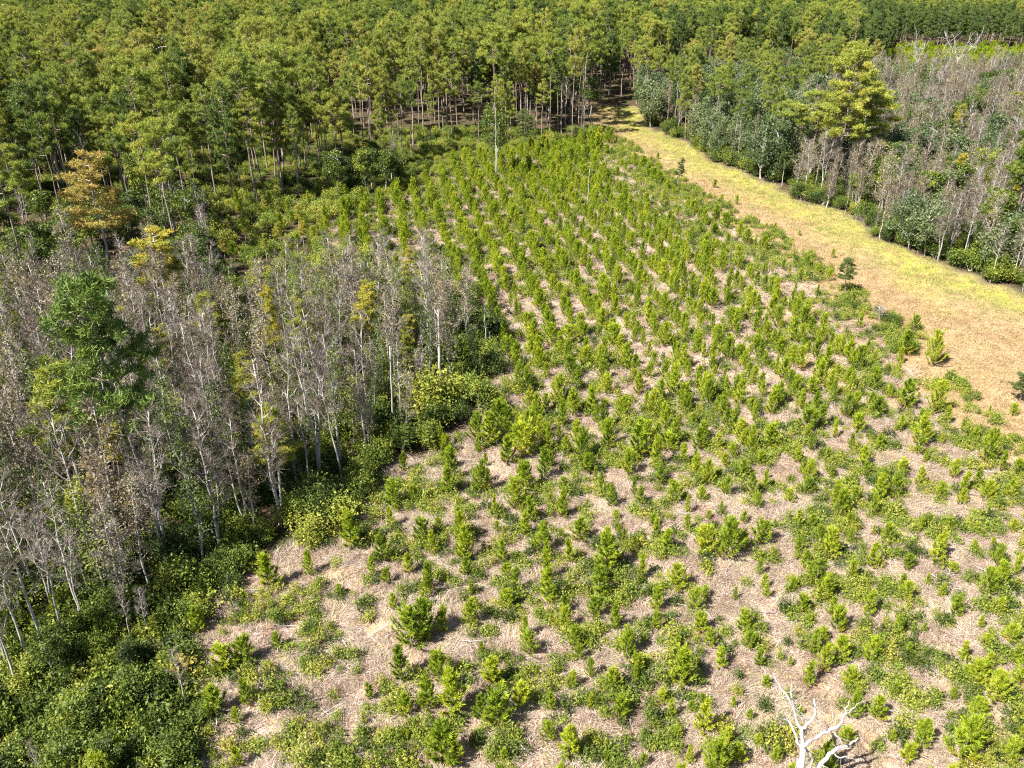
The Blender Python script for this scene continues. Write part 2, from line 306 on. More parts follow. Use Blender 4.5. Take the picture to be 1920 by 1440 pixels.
# ------------------------------------------------------------------ placing
class Kind:
    """one kind of plant: variants of (trunk mesh, crown mesh, height)"""
    def __init__(s, name, cat, group, variants, mt, mc, parts=('trunk', 'crown')):
        s.name, s.cat, s.group, s.parts = name, cat, group, parts; s.mt, s.mc = mt, (mc if isinstance(mc, list) else [mc]); s.v = []
        for i, (t, c) in enumerate(variants):
            h = max(V[:, 2].max() for V in c.V)
            s.v.append(dict(t=t.mesh(name + '_' + parts[0], mt, True), c=c.mesh(name + '_' + parts[1], s.mc), h=h, raw=(t, c), obj=None, joint=None))
    def joint(s, i):
        v = s.v[i]
        if v['joint'] is None:
            m = MB().join(v['raw'][0], 0); n = len(s.mc)
            for k in range(1): 
                c = v['raw'][1]
                for V, A in zip(c.V, c.A): m.V.append(V); m.A.append(A)
                for T, q in zip(c.T, c.tm): m.T.append(T + m.n); m.tm.append(q + 1)
                for Q, q in zip(c.Q, c.qm): m.Q.append(Q + m.n); m.qm.append(q + 1)
                m.n += c.n
            v['joint'] = m.mesh(s.name + '_whole', [s.mt] + s.mc)
        return v['joint']
THINGS = []
def put(kind, vi, p, sc, rz, label=None, group=None, sxy=None, lean=(0, 0), name=None, cat=None, words=None):
    v = kind.v[vi % len(kind.v)]
    e = bpy.data.objects.new(name or kind.name, None); COL.objects.link(e); e.empty_display_size = .2
    z = float(gz(p[0], p[1])); e.location = (p[0], p[1], z); e.scale = ((sxy or sc), (sxy or sc), sc); e.rotation_euler = (lean[0], lean[1], rz)
    if v['obj'] is None:
        v['obj'] = [bpy.data.objects.new(kind.parts[0], v['t']), bpy.data.objects.new(kind.parts[1], v['c'])]; cs = v['obj']
    else: cs = [o.copy() for o in v['obj']]
    for c in cs: COL.objects.link(c); c.parent = e
    e['category'] = cat or kind.cat; g = group or kind.group
    if g: e['group'] = g
    H = v['h'] * sc; THINGS.append((e, np.array([p[0], p[1], z]), H, label, words or kind.name.replace('_', ' ')))
    if label: e['label'] = label
    return e
def putpx(kind, vi, px, py, top, rz=0., label=None, **k):
    p = at(px, py); H = ztop(p, top); sc = H / kind.v[vi % len(kind.v)]['h']; return put(kind, vi, p, sc, rz, label, **k)
def scatter(name, meshes, P, sc, rz, idx, label, cat, seed=0, tilt=0., sz=None):
    """one object of kind 'stuff': its points carry copies of the meshes"""
    rng = np.random.default_rng(seed); N = len(P); me = bpy.data.meshes.new(name); me.vertices.add(N)
    me.vertices.foreach_set('co', np.asarray(P, np.float32).ravel())
    a = me.attributes.new('s', 'FLOAT_VECTOR', 'POINT'); szz = sc if sz is None else sz
    a.data.foreach_set('vector', np.stack([sc, sc, szz], 1).astype(np.float32).ravel())
    a = me.attributes.new('r', 'FLOAT_VECTOR', 'POINT'); a.data.foreach_set('vector', np.stack([rng.normal(0, tilt, N) if tilt else np.zeros(N), rng.normal(0, tilt, N) if tilt else np.zeros(N), rz], 1).astype(np.float32).ravel())
    a = me.attributes.new('i', 'INT', 'POINT'); a.data.foreach_set('value', np.asarray(idx, np.int32))
    o = bpy.data.objects.new(name, me); COL.objects.link(o)
    c = bpy.data.collections.new(name + '_kinds')
    for k, m in enumerate(meshes):
        q = bpy.data.objects.new('%s_%02d' % (name, k), m); c.objects.link(q)
    g = bpy.data.node_groups.new(name, 'GeometryNodeTree'); g.interface.new_socket('Geometry', in_out='INPUT', socket_type='NodeSocketGeometry'); g.interface.new_socket('Geometry', in_out='OUTPUT', socket_type='NodeSocketGeometry')
    N_, L = g.nodes.new, g.links.new; gi = N_('NodeGroupInput'); go = N_('NodeGroupOutput'); ip = N_('GeometryNodeInstanceOnPoints'); ci = N_('GeometryNodeCollectionInfo')
    ci.inputs['Collection'].default_value = c; ci.inputs['Separate Children'].default_value = True; ci.inputs['Reset Children'].default_value = True
    def na(t, n):
        q = N_('GeometryNodeInputNamedAttribute'); q.data_type = t; q.inputs['Name'].default_value = n; return q.outputs['Attribute']
    L(gi.outputs[0], ip.inputs['Points']); L(ci.outputs[0], ip.inputs['Instance']); ip.inputs['Pick Instance'].default_value = True
    L(na('INT', 'i'), ip.inputs['Instance Index']); L(na('FLOAT_VECTOR', 's'), ip.inputs['Scale'])
    er = N_('FunctionNodeEulerToRotation'); L(na('FLOAT_VECTOR', 'r'), er.inputs[0]); L(er.outputs[0], ip.inputs['Rotation'])
    L(ip.outputs[0], go.inputs[0]); md = o.modifiers.new('scatter', 'NODES'); md.node_group = g
    o['kind'] = 'stuff'; o['label'] = label; o['category'] = cat; return o
def jgrid(x0, x1, y0, y1, s, rng, j=.5):
    X, Y = np.meshgrid(np.arange(x0, x1, s), np.arange(y0, y1, s)); X = X.ravel() + rng.uniform(-j, j, X.size) * s; Y = Y.ravel() + rng.uniform(-j, j, Y.size) * s; return X, Y
def far_from(X, Y, pts, d):
    k = np.ones(len(X), bool)
    if np.ndim(d) == 0: d = np.full(len(pts), d)
    for (px, py), dd in zip(pts, d): k &= (X - px) ** 2 + (Y - py) ** 2 > dd * dd
    return k

# ------------------------------------------------------------------ regions (outlines of ground areas, as photograph pixels on the ground plane)
FIELD_R = [(1125, 262), (1180, 300), (1250, 350), (1320, 395), (1420, 450), (1500, 512), (1600, 595), (1690, 675), (1745, 760), (1810, 830), (1920, 890), (2300, 1120)]
FIELD = FIELD_R + [(2300, 1750), (340, 1750), (368, 1440), (365, 1200), (400, 1120), (480, 1070), (560, 1010), (640, 1000), (700, 900), (800, 850), (890, 800), (930, 740), (945, 640), (900, 560), (800, 520), (700, 480), (560, 440), (640, 400), (740, 365), (800, 335), (900, 300), (1000, 280)]
WOOD_R = [(1200, 205), (1210, 238), (1290, 268), (1330, 300), (1460, 352), (1500, 375), (1600, 402), (1630, 440), (1750, 490), (1830, 530), (1920, 552), (2500, 720)]
STRIP = [(1105, 195), (1112, 240)] + FIELD_R + [(2500, 1120)] + WOOD_R[::-1] + [(1185, 200)]
SWAMP = [(-500, 600), (300, 590), (560, 600), (700, 590), (850, 585), (900, 640), (900, 720), (860, 790), (790, 820), (700, 860), (630, 930), (550, 970), (470, 1030), (380, 1080), (240, 1150), (0, 1230), (-500, 1330)]
THICKET = [(-400, 1180), (0, 1190), (240, 1120), (400, 1060), (470, 1010), (480, 1070), (400, 1120), (360, 1200), (365, 1440), (350, 1750), (-400, 1750)]
MIDLEFT = [(-700, 600), (-700, 440), (200, 440), (400, 405), (600, 372), (745, 318), (760, 350), (640, 400), (560, 440), (700, 480), (800, 520), (880, 580), (560, 600)]
STAND = [(-900, 445), (200, 440), (400, 405), (600, 368), (745, 312), (900, 285), (1000, 272), (1112, 258), (1108, 200), (1150, 190), (1150, 40), (1150, -60), (-900, -60)]
WOODR = WOOD_R + [(2500, 165), (1640, 165), (1400, 150), (1180, 180)]
BROWN = [(1480, 372), (1600, 402), (1630, 440), (1750, 490), (1830, 530), (1920, 552), (2500, 720), (2500, 165), (1650, 165), (1560, 200), (1480, 280)]
MINI = [(1655, 150), (2600, 158), (2600, 90), (1655, 92)]
BACK = [(1150, 190), (1200, 178), (1400, 148), (1650, 165), (1655, 103), (2600, 101), (2600, -60), (1150, -60)]

def edge_distance(X, Y):
    wp = np.array([at(*q)[:2] for q in WOOD_R[:-1]]); d = np.full(np.shape(X), 1e9)
    for a, b in zip(wp[:-1], wp[1:]):
        ab = b - a; t = np.clip(((X - a[0]) * ab[0] + (Y - a[1]) * ab[1]) / (ab @ ab), 0, 1); d = np.minimum(d, np.hypot(X - a[0] - t * ab[0], Y - a[1] - t * ab[1]))
    return d
# ------------------------------------------------------------------ ground
def build_ground():
    xs = np.concatenate([[-1000, -700, -400, -250, -170], np.arange(-120, 141, 1.0), [170, 250, 400, 700, 1000]])
    ys = np.concatenate([[-300, -100, -20, 5], np.arange(15, 271, 1.0), np.arange(275, 420, 6.), [450, 600, 900, 1300]])
    X, Y = np.meshgrid(xs, ys); m = MB(); nx = len(xs); ny = len(ys)
    inn = (np.abs(X) < 160) & (Y > 10)
    Z = np.where(inn, gz(X, Y), 0); V = np.stack([X, Y, Z], -1).reshape(-1, 3)
    i = np.arange(nx * ny).reshape(ny, nx); Q = np.stack([i[:-1, :-1], i[:-1, 1:], i[1:, 1:], i[1:, :-1]], -1).reshape(-1, 4)
    m.add(V, None, Q)
    vis = Y > 12
    jx = X + 1.2 * patch(X, Y, 6, 3); jy = Y + 2.0 * patch(X, Y, 6, 4)
    px, py = proj(jx, np.maximum(jy, 12), 0)
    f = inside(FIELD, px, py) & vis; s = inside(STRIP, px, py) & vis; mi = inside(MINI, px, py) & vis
    near = vis & (Y < 30)
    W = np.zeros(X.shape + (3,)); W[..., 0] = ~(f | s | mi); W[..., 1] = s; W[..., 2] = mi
    dm2 = np.full(X.shape, 1e9); fp = np.array([at(*q)[:2] for q in FIELD_R])
    for a, b in zip(fp[:-1], fp[1:]):
        ab = b - a; t = np.clip(((X - a[0]) * ab[0] + (Y - a[1]) * ab[1]) / (ab @ ab), 0, 1); dm2 = np.minimum(dm2, np.hypot(X - a[0] - t * ab[0], Y - a[1] - t * ab[1]))
    W[..., 1] = np.maximum(W[..., 1], np.clip(1.6 - dm2 / 8 + .6 * patch(X, Y, 5, 7), 0, 1) * f)
    # yellow-green share of the strip: near the wood edge
    ww = np.array(WOOD_R[:-1]); wp = np.array([at(*q)[:2] for q in ww]); dmin = np.full(X.shape, 1e9)
    for a, b in zip(wp[:-1], wp[1:]):
        ab = b - a; t = np.clip(((X - a[0]) * ab[0] + (Y - a[1]) * ab[1]) / (ab @ ab), 0, 1); dmin = np.minimum(dmin, np.hypot(X - a[0] - t * ab[0], Y - a[1] - t * ab[1]))
    for _ in range(1): W[1:-1, 1:-1] = (W[1:-1, 1:-1] * 2 + W[:-2, 1:-1] + W[2:, 1:-1] + W[1:-1, :-2] + W[1:-1, 2:]) / 6
    G = np.clip(1.45 - dmin / 8 + .45 * patch(X, Y, 12, 4), 0, 1)
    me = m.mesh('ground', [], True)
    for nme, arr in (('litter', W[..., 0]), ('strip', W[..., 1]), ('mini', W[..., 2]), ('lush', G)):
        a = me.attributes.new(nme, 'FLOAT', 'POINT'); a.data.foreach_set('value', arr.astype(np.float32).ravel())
    mt, n, N, L = mat('ground_soil_and_straw')
    geo = N('ShaderNodeNewGeometry')
    def noise(sc, det=4, dist=0., off=0):
        q = N('ShaderNodeTexNoise'); q.inputs['Scale'].default_value = sc; q.inputs['Detail'].default_value = det; q.inputs['Distortion'].default_value = dist
        if off:
            v = N('ShaderNodeVectorMath'); v.operation = 'ADD'; v.inputs[1].default_value = (off, off * 2, 0); L(geo.outputs['Position'], v.inputs[0]); L(v.outputs[0], q.inputs['Vector'])
        else: L(geo.outputs['Position'], q.inputs['Vector'])
        return q.outputs[0]
    def mixc(f, a, b):
        q = N('ShaderNodeMix'); q.data_type = 'RGBA'
        for i_, z in ((0, f), (6, a), (7, b)):
            if isinstance(z, tuple): q.inputs[i_].default_value = (*z, 1)
            elif isinstance(z, (int, float)): q.inputs[i_].default_value = z
            else: L(z, q.inputs[i_])
        return q.outputs[2]
    def rng_(s, a, b, lo=0., hi=1.):
        q = N('ShaderNodeMapRange'); q.inputs[1].default_value = a; q.inputs[2].default_value = b; q.inputs[3].default_value = lo; q.inputs[4].default_value = hi; L(s, q.inputs[0]); return q.outputs[0]
    def A(nm): q = N('ShaderNodeAttribute'); q.attribute_name = nm; return q.outputs['Fac']
    fine = noise(5.5, 5, 1.2); mid = noise(.9, 4, .6, 7); big = noise(.13, 3, .5, 31); green = noise(.35, 5, .8, 57)
    straw = ramp(n, [(.08, .05, .04), (.28, .19, .15), (.47, .35, .30), (.62, .50, .46)], [.33, .43, .55, .72]); L(fine, straw.inputs[0])
    c = mixc(rng_(mid, .46, .66), straw.outputs[0], (.40, .28, .17)); c = mixc(rng_(big, .5, .68, 0, .6), c, (.40, .27, .14)); c = mixc(rng_(green, .52, .66, 0, .55), c, (.22, .25, .06))
    st1 = ramp(n, [(.22, .14, .07), (.34, .24, .13), (.43, .33, .19)], [.32, .5, .7]); L(noise(1.6, 5, 2., 3), st1.inputs[0])
    st2 = ramp(n, [(.22, .21, .045), (.34, .33, .07), (.46, .41, .13)], [.32, .5, .7]); L(noise(1.6, 5, 2., 13), st2.inputs[0])
    st = mixc(A('lush'), st1.outputs[0], st2.outputs[0]); st = mixc(rng_(noise(.25, 4, .6, 23), .5, .7, 0, .6), st, (.30, .18, .10))
    c = mixc(A('strip'), c, st)
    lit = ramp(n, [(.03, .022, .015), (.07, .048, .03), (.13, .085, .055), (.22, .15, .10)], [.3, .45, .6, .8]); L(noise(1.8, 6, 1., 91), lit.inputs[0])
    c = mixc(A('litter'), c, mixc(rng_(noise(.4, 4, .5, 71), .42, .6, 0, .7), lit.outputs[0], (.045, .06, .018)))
    c = mixc(A('mini'), c, (.20, .30, .05))
    d = N('ShaderNodeBsdfPrincipled'); d.inputs['Roughness'].default_value = .95; d.inputs['Specular IOR Level'].default_value = .1; L(c, d.inputs['Base Color'])
    bp = N('ShaderNodeBump'); bp.inputs['Strength'].default_value = .6; bp.inputs['Distance'].default_value = .25; L(fine, bp.inputs['Height']); L(bp.outputs[0], d.inputs['Normal'])
    o = N('ShaderNodeOutputMaterial'); L(d.outputs[0], o.inputs[0]); me.materials.append(mt)
    ob = bpy.data.objects.new('ground', me); COL.objects.link(ob); ob['kind'] = 'structure'; ob['label'] = 'flat ground of dry straw, grass and leaf litter'
build_ground()

# ------------------------------------------------------------------ kinds
yp = [young_pine(10, 2.6, .80, 26), young_pine(11, 2.9, .75, 26), young_pine(12, 2.3, .95, 26), young_pine(13, 2.5, 1.1, 30), young_pine(14, 2.0, .70, 20), young_pine(15, 3.0, .85, 30), young_pine(16, 2.2, .6, 18), young_pine(17, 1.8, .85, 20), young_pine(18, 2.7, 1.3, 34, 1.1), young_pine(19, 2.4, .55, 20)]
K_YP = Kind('young_pine', 'young pine', 'young pines of the plantation', yp, M_PBARK, M_YP)
K_PINE = Kind('tall_pine', 'pine tree', 'tall pines of the stand behind the plantation', [tall_pine(30 + i, 20 + (i % 4), 2.9 + .4 * (i % 3), .25 + .05 * (i % 4), 22) for i in range(8)], M_PBARK, M_PINE)
K_OLIVE = Kind('olive_pine', 'pine tree', 'olive green pines', [tall_pine(50 + i, 20 + i, 3.3 + .3 * (i % 3), .42, 34) for i in range(4)] + [tall_pine(56, 24, 3.2, .6, 60)], M_PBARK, M_OLIVE)
K_DEEPG = Kind('green_pine', 'pine tree', 'green pines', [tall_pine(59, 18, 2.7, .55, 40)], M_PBARK, leafmat('fresh_pine_needles', [(.05, .11, .025), (.10, .17, .035), (.17, .24, .04)], trans=.25, nscale=.4))
K_DEEP = Kind('long_crowned_pine', 'pine tree', 'long crowned pines', [tall_pine(57, 24, 3.4, .62, 62), tall_pine(58, 18, 2.8, .6, 46)], M_PBARK, M_PINE)
K_DARK = Kind('dark_pine', 'pine tree', 'dark pines', [tall_pine(60 + i, 17 + i, 2.6, .6, 40) for i in range(4)], M_PBARK, M_DARKP)
K_BARE = Kind('bare_tree', 'tree', 'slender leafless trees of the left wood', [bare_tree(70 + i, 11.5, 1.25 + .2 * (i % 3), 60 * (i % 2), .14, 1.0, 15 + 2 * (i % 3), (i % 3 == 0)) for i in range(6)], M_BARK, [M_TWIG, M_BROWN])
K_BRN = Kind('brown_leafed_tree', 'tree', 'trees with dull brown leaves', [bare_tree(80 + i, 11, 1.7, 1100 + 400 * (i % 3), .15, 1.1, 16, (i % 2), low=.3) for i in range(5)], M_BARK, [M_TWIG, M_BROWN])
K_DKT = Kind('slender_evergreen_tree', 'tree', 'slender dark leaved trees of the left wood', [bare_tree(90 + i, 10, 1.3, 1500, .17, .25, 18, 0, low=.15) for i in range(4)], M_BARK, [M_TWIG, M_EVER])
K_BUSH = Kind('evergreen_shrub', 'shrub', 'evergreen shrubs', [bush(100 + i, 1.5 + .2 * (i % 3), 2.2 + .3 * (i % 2), 9 + i % 4, 3000, .135) for i in range(6)], M_BARK, M_EVER, ('stem', 'foliage'))
K_LIME = Kind('yellow_green_shrub', 'shrub', 'yellow green shrubs', [bush(110 + i, 1.4, 2.0, 9, 2200, .13) for i in range(4)], M_BARK, M_LIME, ('stem', 'foliage'))
K_BRD = Kind('broadleaf_tree', 'tree', 'evergreen broadleaf trees', [broad_tree(120 + i, 9, 2.5 + .3 * (i % 3)) for i in range(5)], M_BARK, M_EVER)
K_GRT = Kind('grey_green_tree', 'tree', 'grey green trees by the grass strip', [broad_tree(130 + i, 9, 3.3, 30, 5200, .26, .08) for i in range(4)], M_BARK, M_GREY)
K_YEL = Kind('yellow_cypress', 'tree', 'yellowing cypress trees', [cypress(140 + i, 10, 2.2 - .3 * (i % 2), 20) for i in range(4)], M_BARK, M_YELL)
K_ORA = Kind('orange_cypress', 'tree', 'orange cypress trees', [cypress(150 + i, 11, 3.0, 26, .35) for i in range(2)], M_BARK, M_ORAN)

# ------------------------------------------------------------------ single plants read off the photograph
X9 = [(20,120,20),(140,60,0),(340,80,0),(130,350,290),(240,290,60),(60,560,420),(120,500,420),(430,200,50),(510,120,60),(640,110,0),(720,120,20),(640,260,150),(680,330,220),(760,200,90),(820,280,110),(940,400,280),(1060,330,190),(940,190,90),(1070,130,60),(1150,190,60),(1210,260,190),(1260,330,230),(740,420,270),(800,500,350),(840,590,480),(610,460,370),(660,580,460),(700,650,570),(1040,590,440),(1370,430,350),(1450,500,410),(1530,600,480),(1780,420,290),(1770,590,490),(1420,290,120),(1520,350,280),(1630,240,160),(1740,210,150),(1330,120,20),(1490,120,30),(1650,130,60),(1850,120,40),(1200,720,590),(1260,840,740),(780,740,650),(870,840,700),(1050,860,710),(930,1000,880),(700,980,830),(470,980,920),(340,690,560),(370,780,660),(150,760,650),(90,680,560),(210,880,760),(430,870,760),(1180,1060,970),(1090,1180,1040),(980,1070,1020),(920,1300,1200),(1170,1300,1220),(1250,1420,1300),(1560,860,740),(1690,780,700),(1830,760,640),(1510,1080,1000),(1640,990,840),(1750,1090,920),(1890,1000,850),(1560,1430,1180),(1820,1430,1290),(1900,1290,1200),(110,1110,1030),(50,1150,1080),(370,1180,1110),(240,1330,1220),(310,1420,1310),(520,1420,1320),(30,1420,1310),(420,1330,1250),(280,1110,1030),(600,880,830),(1700,900,800),(1860,880,780),(1650,1180,1060),(1580,960,880),(1350,700,650)]
X8 = [(60,230,20),(280,100,-20),(230,300,130),(380,360,240),(170,380,260),(450,170,30),(540,120,30),(690,290,80),(730,480,380),(760,560,480),(900,300,160),(935,400,300),(940,560,440),(1030,140,0),(1160,540,330),(1340,170,30),(1230,150,80),(1280,290,150),(1480,350,100),(1540,60,0),(1690,390,240),(1820,250,110),(1870,450,300),(1770,560,420),(1410,620,490),(1250,690,550),(1030,730,600),(730,650,500),(400,780,560),(470,720,500),(570,700,540),(340,960,760),(790,830,740),(860,1000,840),(890,1230,1030),(630,1170,920),(490,1130,930),(360,1150,1010),(160,1060,960),(130,1200,1130),(560,1420,1190),(640,1430,1250),(360,1290,1220),(780,1200,1050),(1010,1130,980),(1100,950,870),(1300,1010,900),(1180,1140,1030),(1160,1310,1190),(1280,1400,1220),(1400,1330,1280),(1530,1020,880),(1570,1180,1040),(1800,1090,1000),(1850,1180,1060),(1600,830,660),(1880,800,700),(920,1420,1360),(1490,1430,1380),(1700,1430,1370),(1880,1290,1200),(290,560,460),(250,420,330)]
X7 = [(1510,430,240),(1740,370,220),(1260,900,750),(1370,860,710),(1210,1130,970),(1390,1090,930),(1560,770,680),(1330,1190,1100),(1340,1430,1310),(1380,540,450),(1910,480,400),(1120,690,540),(700,1440,1290),(780,1400,1330)]
X5 = [(1150,700,610),(1050,690,620),(1290,710,570),(1330,770,650),(1190,770,720),(1150,890,780),(1060,880,770),(1030,1140,930),(900,1000,830),(930,1180,1020),(790,1330,1150),(600,1360,1200),(980,1430,1240),(1140,1270,1090),(1350,1160,970),(1260,1130,1010),(1220,1040,950),(1300,920,760),(1400,900,750),(1500,1090,920),(1490,790,660),(1570,930,800),(1660,1160,940),(1770,1050,940),(1610,1240,1090),(1680,1410,1300),(1830,1120,1000),(1520,1430,1300),(1380,1430,1370),(1170,1420,1330),(1790,1300,1180),(1860,1410,1280),(1900,970,880),(1380,630,510),(1790,830,690),(1730,700,600),(290,1420,1270),(350,1230,1110),(410,1400,1290),(830,1080,890),(760,1060,900),(1470,600,470),(1560,570,450)]
X6 = [(500,360,220),(490,900,750),(750,700,570),(860,700,620),(420,530,410),(790,400,320),(1240,570,430),(1150,520,470),(1410,890,710),(1480,950,840),(1250,870,700),(1210,680,590),(1070,770,640),(1720,900,840),(1770,940,890),(1570,1000,920),(1640,1050,960),(1700,1180,980),(1790,1230,1110),(490,1100,950),(270,1150,1060),(200,1100,1000),(240,1370,1250),(380,1370,1240),(1330,1080,900),(1520,1260,1150),(1640,1320,1200),(1100,1100,1000),(1020,1250,1150),(1090,1390,1230),(1180,1370,1220),(830,1270,1190),(850,1400,1260),(700,1350,1250),(80,1100,970),(60,960,870),(1300,440,340),(720,800,690),(600,760,650),(660,880,760),(770,980,840),(700,1000,850),(960,900,780),(1080,920,800),(330,1260,1150),(640,1180,1080),(1230,1230,1130),(1330,1300,1180),(1450,1370,1270),(1560,1400,1300),(1700,1390,1270),(1830,1380,1260),(1880,1250,1150),(940,1100,1000),(100,1400,1310),(590,1400,1310),(460,1330,1220),(960,1400,1300)]
hand = []
for L_, ox, oy in ((X9, 1280, 960), (X8, 640, 960), (X7, 0, 960), (X5, 640, 480), (X6, 1280, 480)):
    for (x, yb, yt) in L_: hand.append((ox + x / 3, oy + yb / 3 - 4, oy + yt / 3))
rng = np.random.default_rng(77)
PINES = []            # x, y, height, variant, width factor
for (x, yb, yt) in hand:
    p = at(x, yb); H = ztop(p, yt); H = min(max(H, .9), 4.4) * 1.15
    v = int(rng.integers(0, 10)); PINES.append((p[0], p[1], H, v, rng.uniform(.9, 1.35)))
hp = np.array([(a[0], a[1]) for a in PINES])
dd_ = np.array([-.1686, .9857]); nn_ = np.array([.9857, .1686])
for r in np.arange(-60, 120, 2.95):
    s = 20.
    while s < 260:
        s += rng.uniform(.85, 1.5); q = nn_ * (r + rng.normal(0, .28)) + dd_ * s
        if q[1] < 12: continue
        px, py = proj(q[0], q[1], 0.); px = float(px); py = float(py)
        if not (-40 < px < 1990 and py < 1560) or not inside(FIELD, px, py): continue
        if py > 860 - max(0, px - 1300) * .28: 
            if np.min(np.hypot(hp[:, 0] - q[0], hp[:, 1] - q[1])) < 1.4 or rng.random() < .12: continue
        elif np.min(np.hypot(hp[:, 0] - q[0], hp[:, 1] - q[1])) < 1.5: continue
        bare = patch(q[0], q[1], 13, 1)
        if rng.random() < (.42 if bare > .75 else .10): continue
        if px < 780 and py > 480: continue
        # wide open strips along the grass side thin out
        edge = inside([(1125, 262), (1180, 300), (1250, 350), (1420, 450), (1600, 575), (1690, 640), (1920, 860), (1920, 1010), (1780, 880), (1650, 730), (1500, 570), (1200, 395), (1120, 330)], px, py)
        if edge and rng.random() < .68: continue
        H = rng.uniform(1.8, 3.3) * (1.05 if py > 420 else 1.2) * (.62 if rng.random() < .15 else 1); 
        if edge: H *= .7
        if py > 860 - max(0, px - 1300) * .28: H *= rng.uniform(.5, 1.1)
        PINES.append((q[0], q[1], H, int(rng.integers(0, 10)), rng.uniform(.75, 1.15)))
for x, y, h_ in ((1205, 318, 3), (1215, 335, 3.4), (1235, 350, 3), (1190, 312, 3), (1250, 362, 2.6), (1300, 400, 2.6), (1320, 420, 3), (1340, 415, 3), (1360, 430, 3), (1385, 445, 2.8), (1400, 460, 2.8), (1340, 440, 2.4), (1430, 470, 2.6), (1225, 340, 2.8), (1140, 270, 4), (1125, 265, 3.6), (1120, 285, 4.2), (1110, 275, 4)):
    p = at(x, y); PINES.append((p[0], p[1], h_, int(rng.integers(0, 10)), 1.4))
def poly_distance(pts, X, Y):
    wp = np.array([at(*q)[:2] for q in pts]); d = np.full(np.shape(X), 1e9)
    for a, b in zip(wp[:-1], wp[1:]):
        ab = b - a; t = np.clip(((X - a[0]) * ab[0] + (Y - a[1]) * ab[1]) / (ab @ ab), 0, 1); d = np.minimum(d, np.hypot(X - a[0] - t * ab[0], Y - a[1] - t * ab[1]))
    return d
X, Y = jgrid(0, 70, 30, 200, 2.3, rng); a, b = proj(X, Y, 0.); k = inside(STRIP, a, b) & (poly_distance(FIELD_R, X, Y) < 8) & (rng.random(len(X)) < .11); 
for x, y in zip(X[k], Y[k]): PINES.append((x, y, rng.uniform(.6, 1.9), int(rng.integers(0, 10)), rng.uniform(.9, 1.3)))
PINES = np.array(PINES)
px, py = proj(PINES[:, 0], PINES[:, 1], PINES[:, 2] * .5); dep = PINES[:, 1] * FW[1] + CAM_H * -FW[2]
size = PINES[:, 2] * PINES[:, 4] / dep * ((px > 0) & (px < 1920) & (py < 1438)); order = np.argsort(-size)
for k in order[:300]:
    x, y, H, v, wf = PINES[k]; sc = H / K_YP.v[int(v)]['h']; put(K_YP, int(v), (x, y), sc, rng.uniform(0, 6.28), sxy=sc * wf)
rest = order[300:]
def zs(X, Y): return np.stack([X, Y, gz(X, Y)], 1)
P_ = PINES[rest]; hh_ = np.array([K_YP.v[int(v)]['h'] for v in P_[:, 3]])
scatter('young_pine_rows', [K_YP.joint(i) for i in range(10)], zs(P_[:, 0], P_[:, 1]), P_[:, 2] / hh_ * P_[:, 4], rng.uniform(0, 6.28, len(P_)), P_[:, 3], 'farther rows of bright green young pines in the middle and back of the plantation', 'young pines', sz=P_[:, 2] / hh_)
print('young pines', len(PINES))
allp = PINES[:, :2]

# low leafy ground cover in the plantation, grass
cover = [bush(200 + i, .8, .8, 7, 250, .12, .3, 2)[1].mesh('low_shrub', M_LIME) for i in range(4)] + [bush(210 + i, .75, .7, 6, 240, .12, .3, 2)[1].mesh('low_shrub', M_EVER) for i in range(2)]
def field_pts(s, x0, x1, y0, y1, sd): 
    r_ = np.random.default_rng(sd); X, Y = jgrid(x0, x1, y0, y1, s, r_); a, b = proj(X, Y, 0.); k = (a > -60) & (a < 1990) & (b < 1500); return X[k], Y[k], a[k], b[k], r_
X, Y, a, b, r_ = field_pts(.68, -60, 75, 24, 200, 1)
k = inside(FIELD, a, b) | (inside(STRIP, a, b) & (poly_distance(FIELD_R, X, Y) < 5)); n1 = patch(X, Y, 5, 5) + .6 * patch(X, Y, 14, 6); k &= n1 + r_.normal(0, .5, len(X)) > .22 + .35 * ((b < 720) & (b > 500)) - .25 * (b < 400); X, Y = X[k], Y[k]
scatter('leafy_ground_cover', cover, zs(X, Y), r_.uniform(.5, 1.25, len(X)), r_.uniform(0, 6.28, len(X)), r_.choice(6, len(X), p=[.17, .17, .17, .17, .16, .16]), 'low yellow green leafy undergrowth in patches between the pine rows', 'undergrowth', sz=r_.uniform(.5, 1.4, len(X)))
print('cover', len(X))
straw = [grass_tuft(220 + i, 34, .6, .2).mesh('tuft', M_STRAW) for i in range(3)] + [grass_tuft(230 + i, 40, .8, .3, .026, .6, 1.).mesh('tuft', M_STRAW) for i in range(3)]
X, Y, a, b, r_ = field_pts(.42, -30, 45, 24, 75, 2); k = inside(FIELD, a, b) & (patch(X, Y, 4, 9) > -.9); k &= patch(X, Y, 3, 11) > -1.1; X1, Y1 = X[k], Y[k]; s1 = r_.uniform(.6, 1.3, len(X1))
X, Y, a, b, r_ = field_pts(.85, -50, 75, 75, 200, 3); k = inside(FIELD, a, b); X2, Y2 = X[k], Y[k]; s2 = r_.uniform(.9, 1.9, len(X2))
X = np.r_[X1, X2]; Y = np.r_[Y1, Y2]; s = np.r_[s1, s2]; rz = patch(X, Y, 4, 8) * 3 + r_.normal(0, .5, len(X))
scatter('dry_grass', straw, zs(X, Y), s, rz, r_.integers(0, 6, len(X)), 'dry pinkish straw grass covering the ground between the young pines', 'grass', sz=s * .75)
print('straw', len(X))
mead = [grass_tuft(240 + i, 46, .5, .35, .03).mesh('tuft', M_STRIP) for i in range(3)] + [grass_tuft(240 + i, 46, .5, .35, .03).mesh('tuft', M_TAN) for i in range(3)]
X, Y, a, b, r_ = field_pts(1.0, -10, 120, 60, 250, 4); k = inside(STRIP, a, b); X, Y = X[k], Y[k]
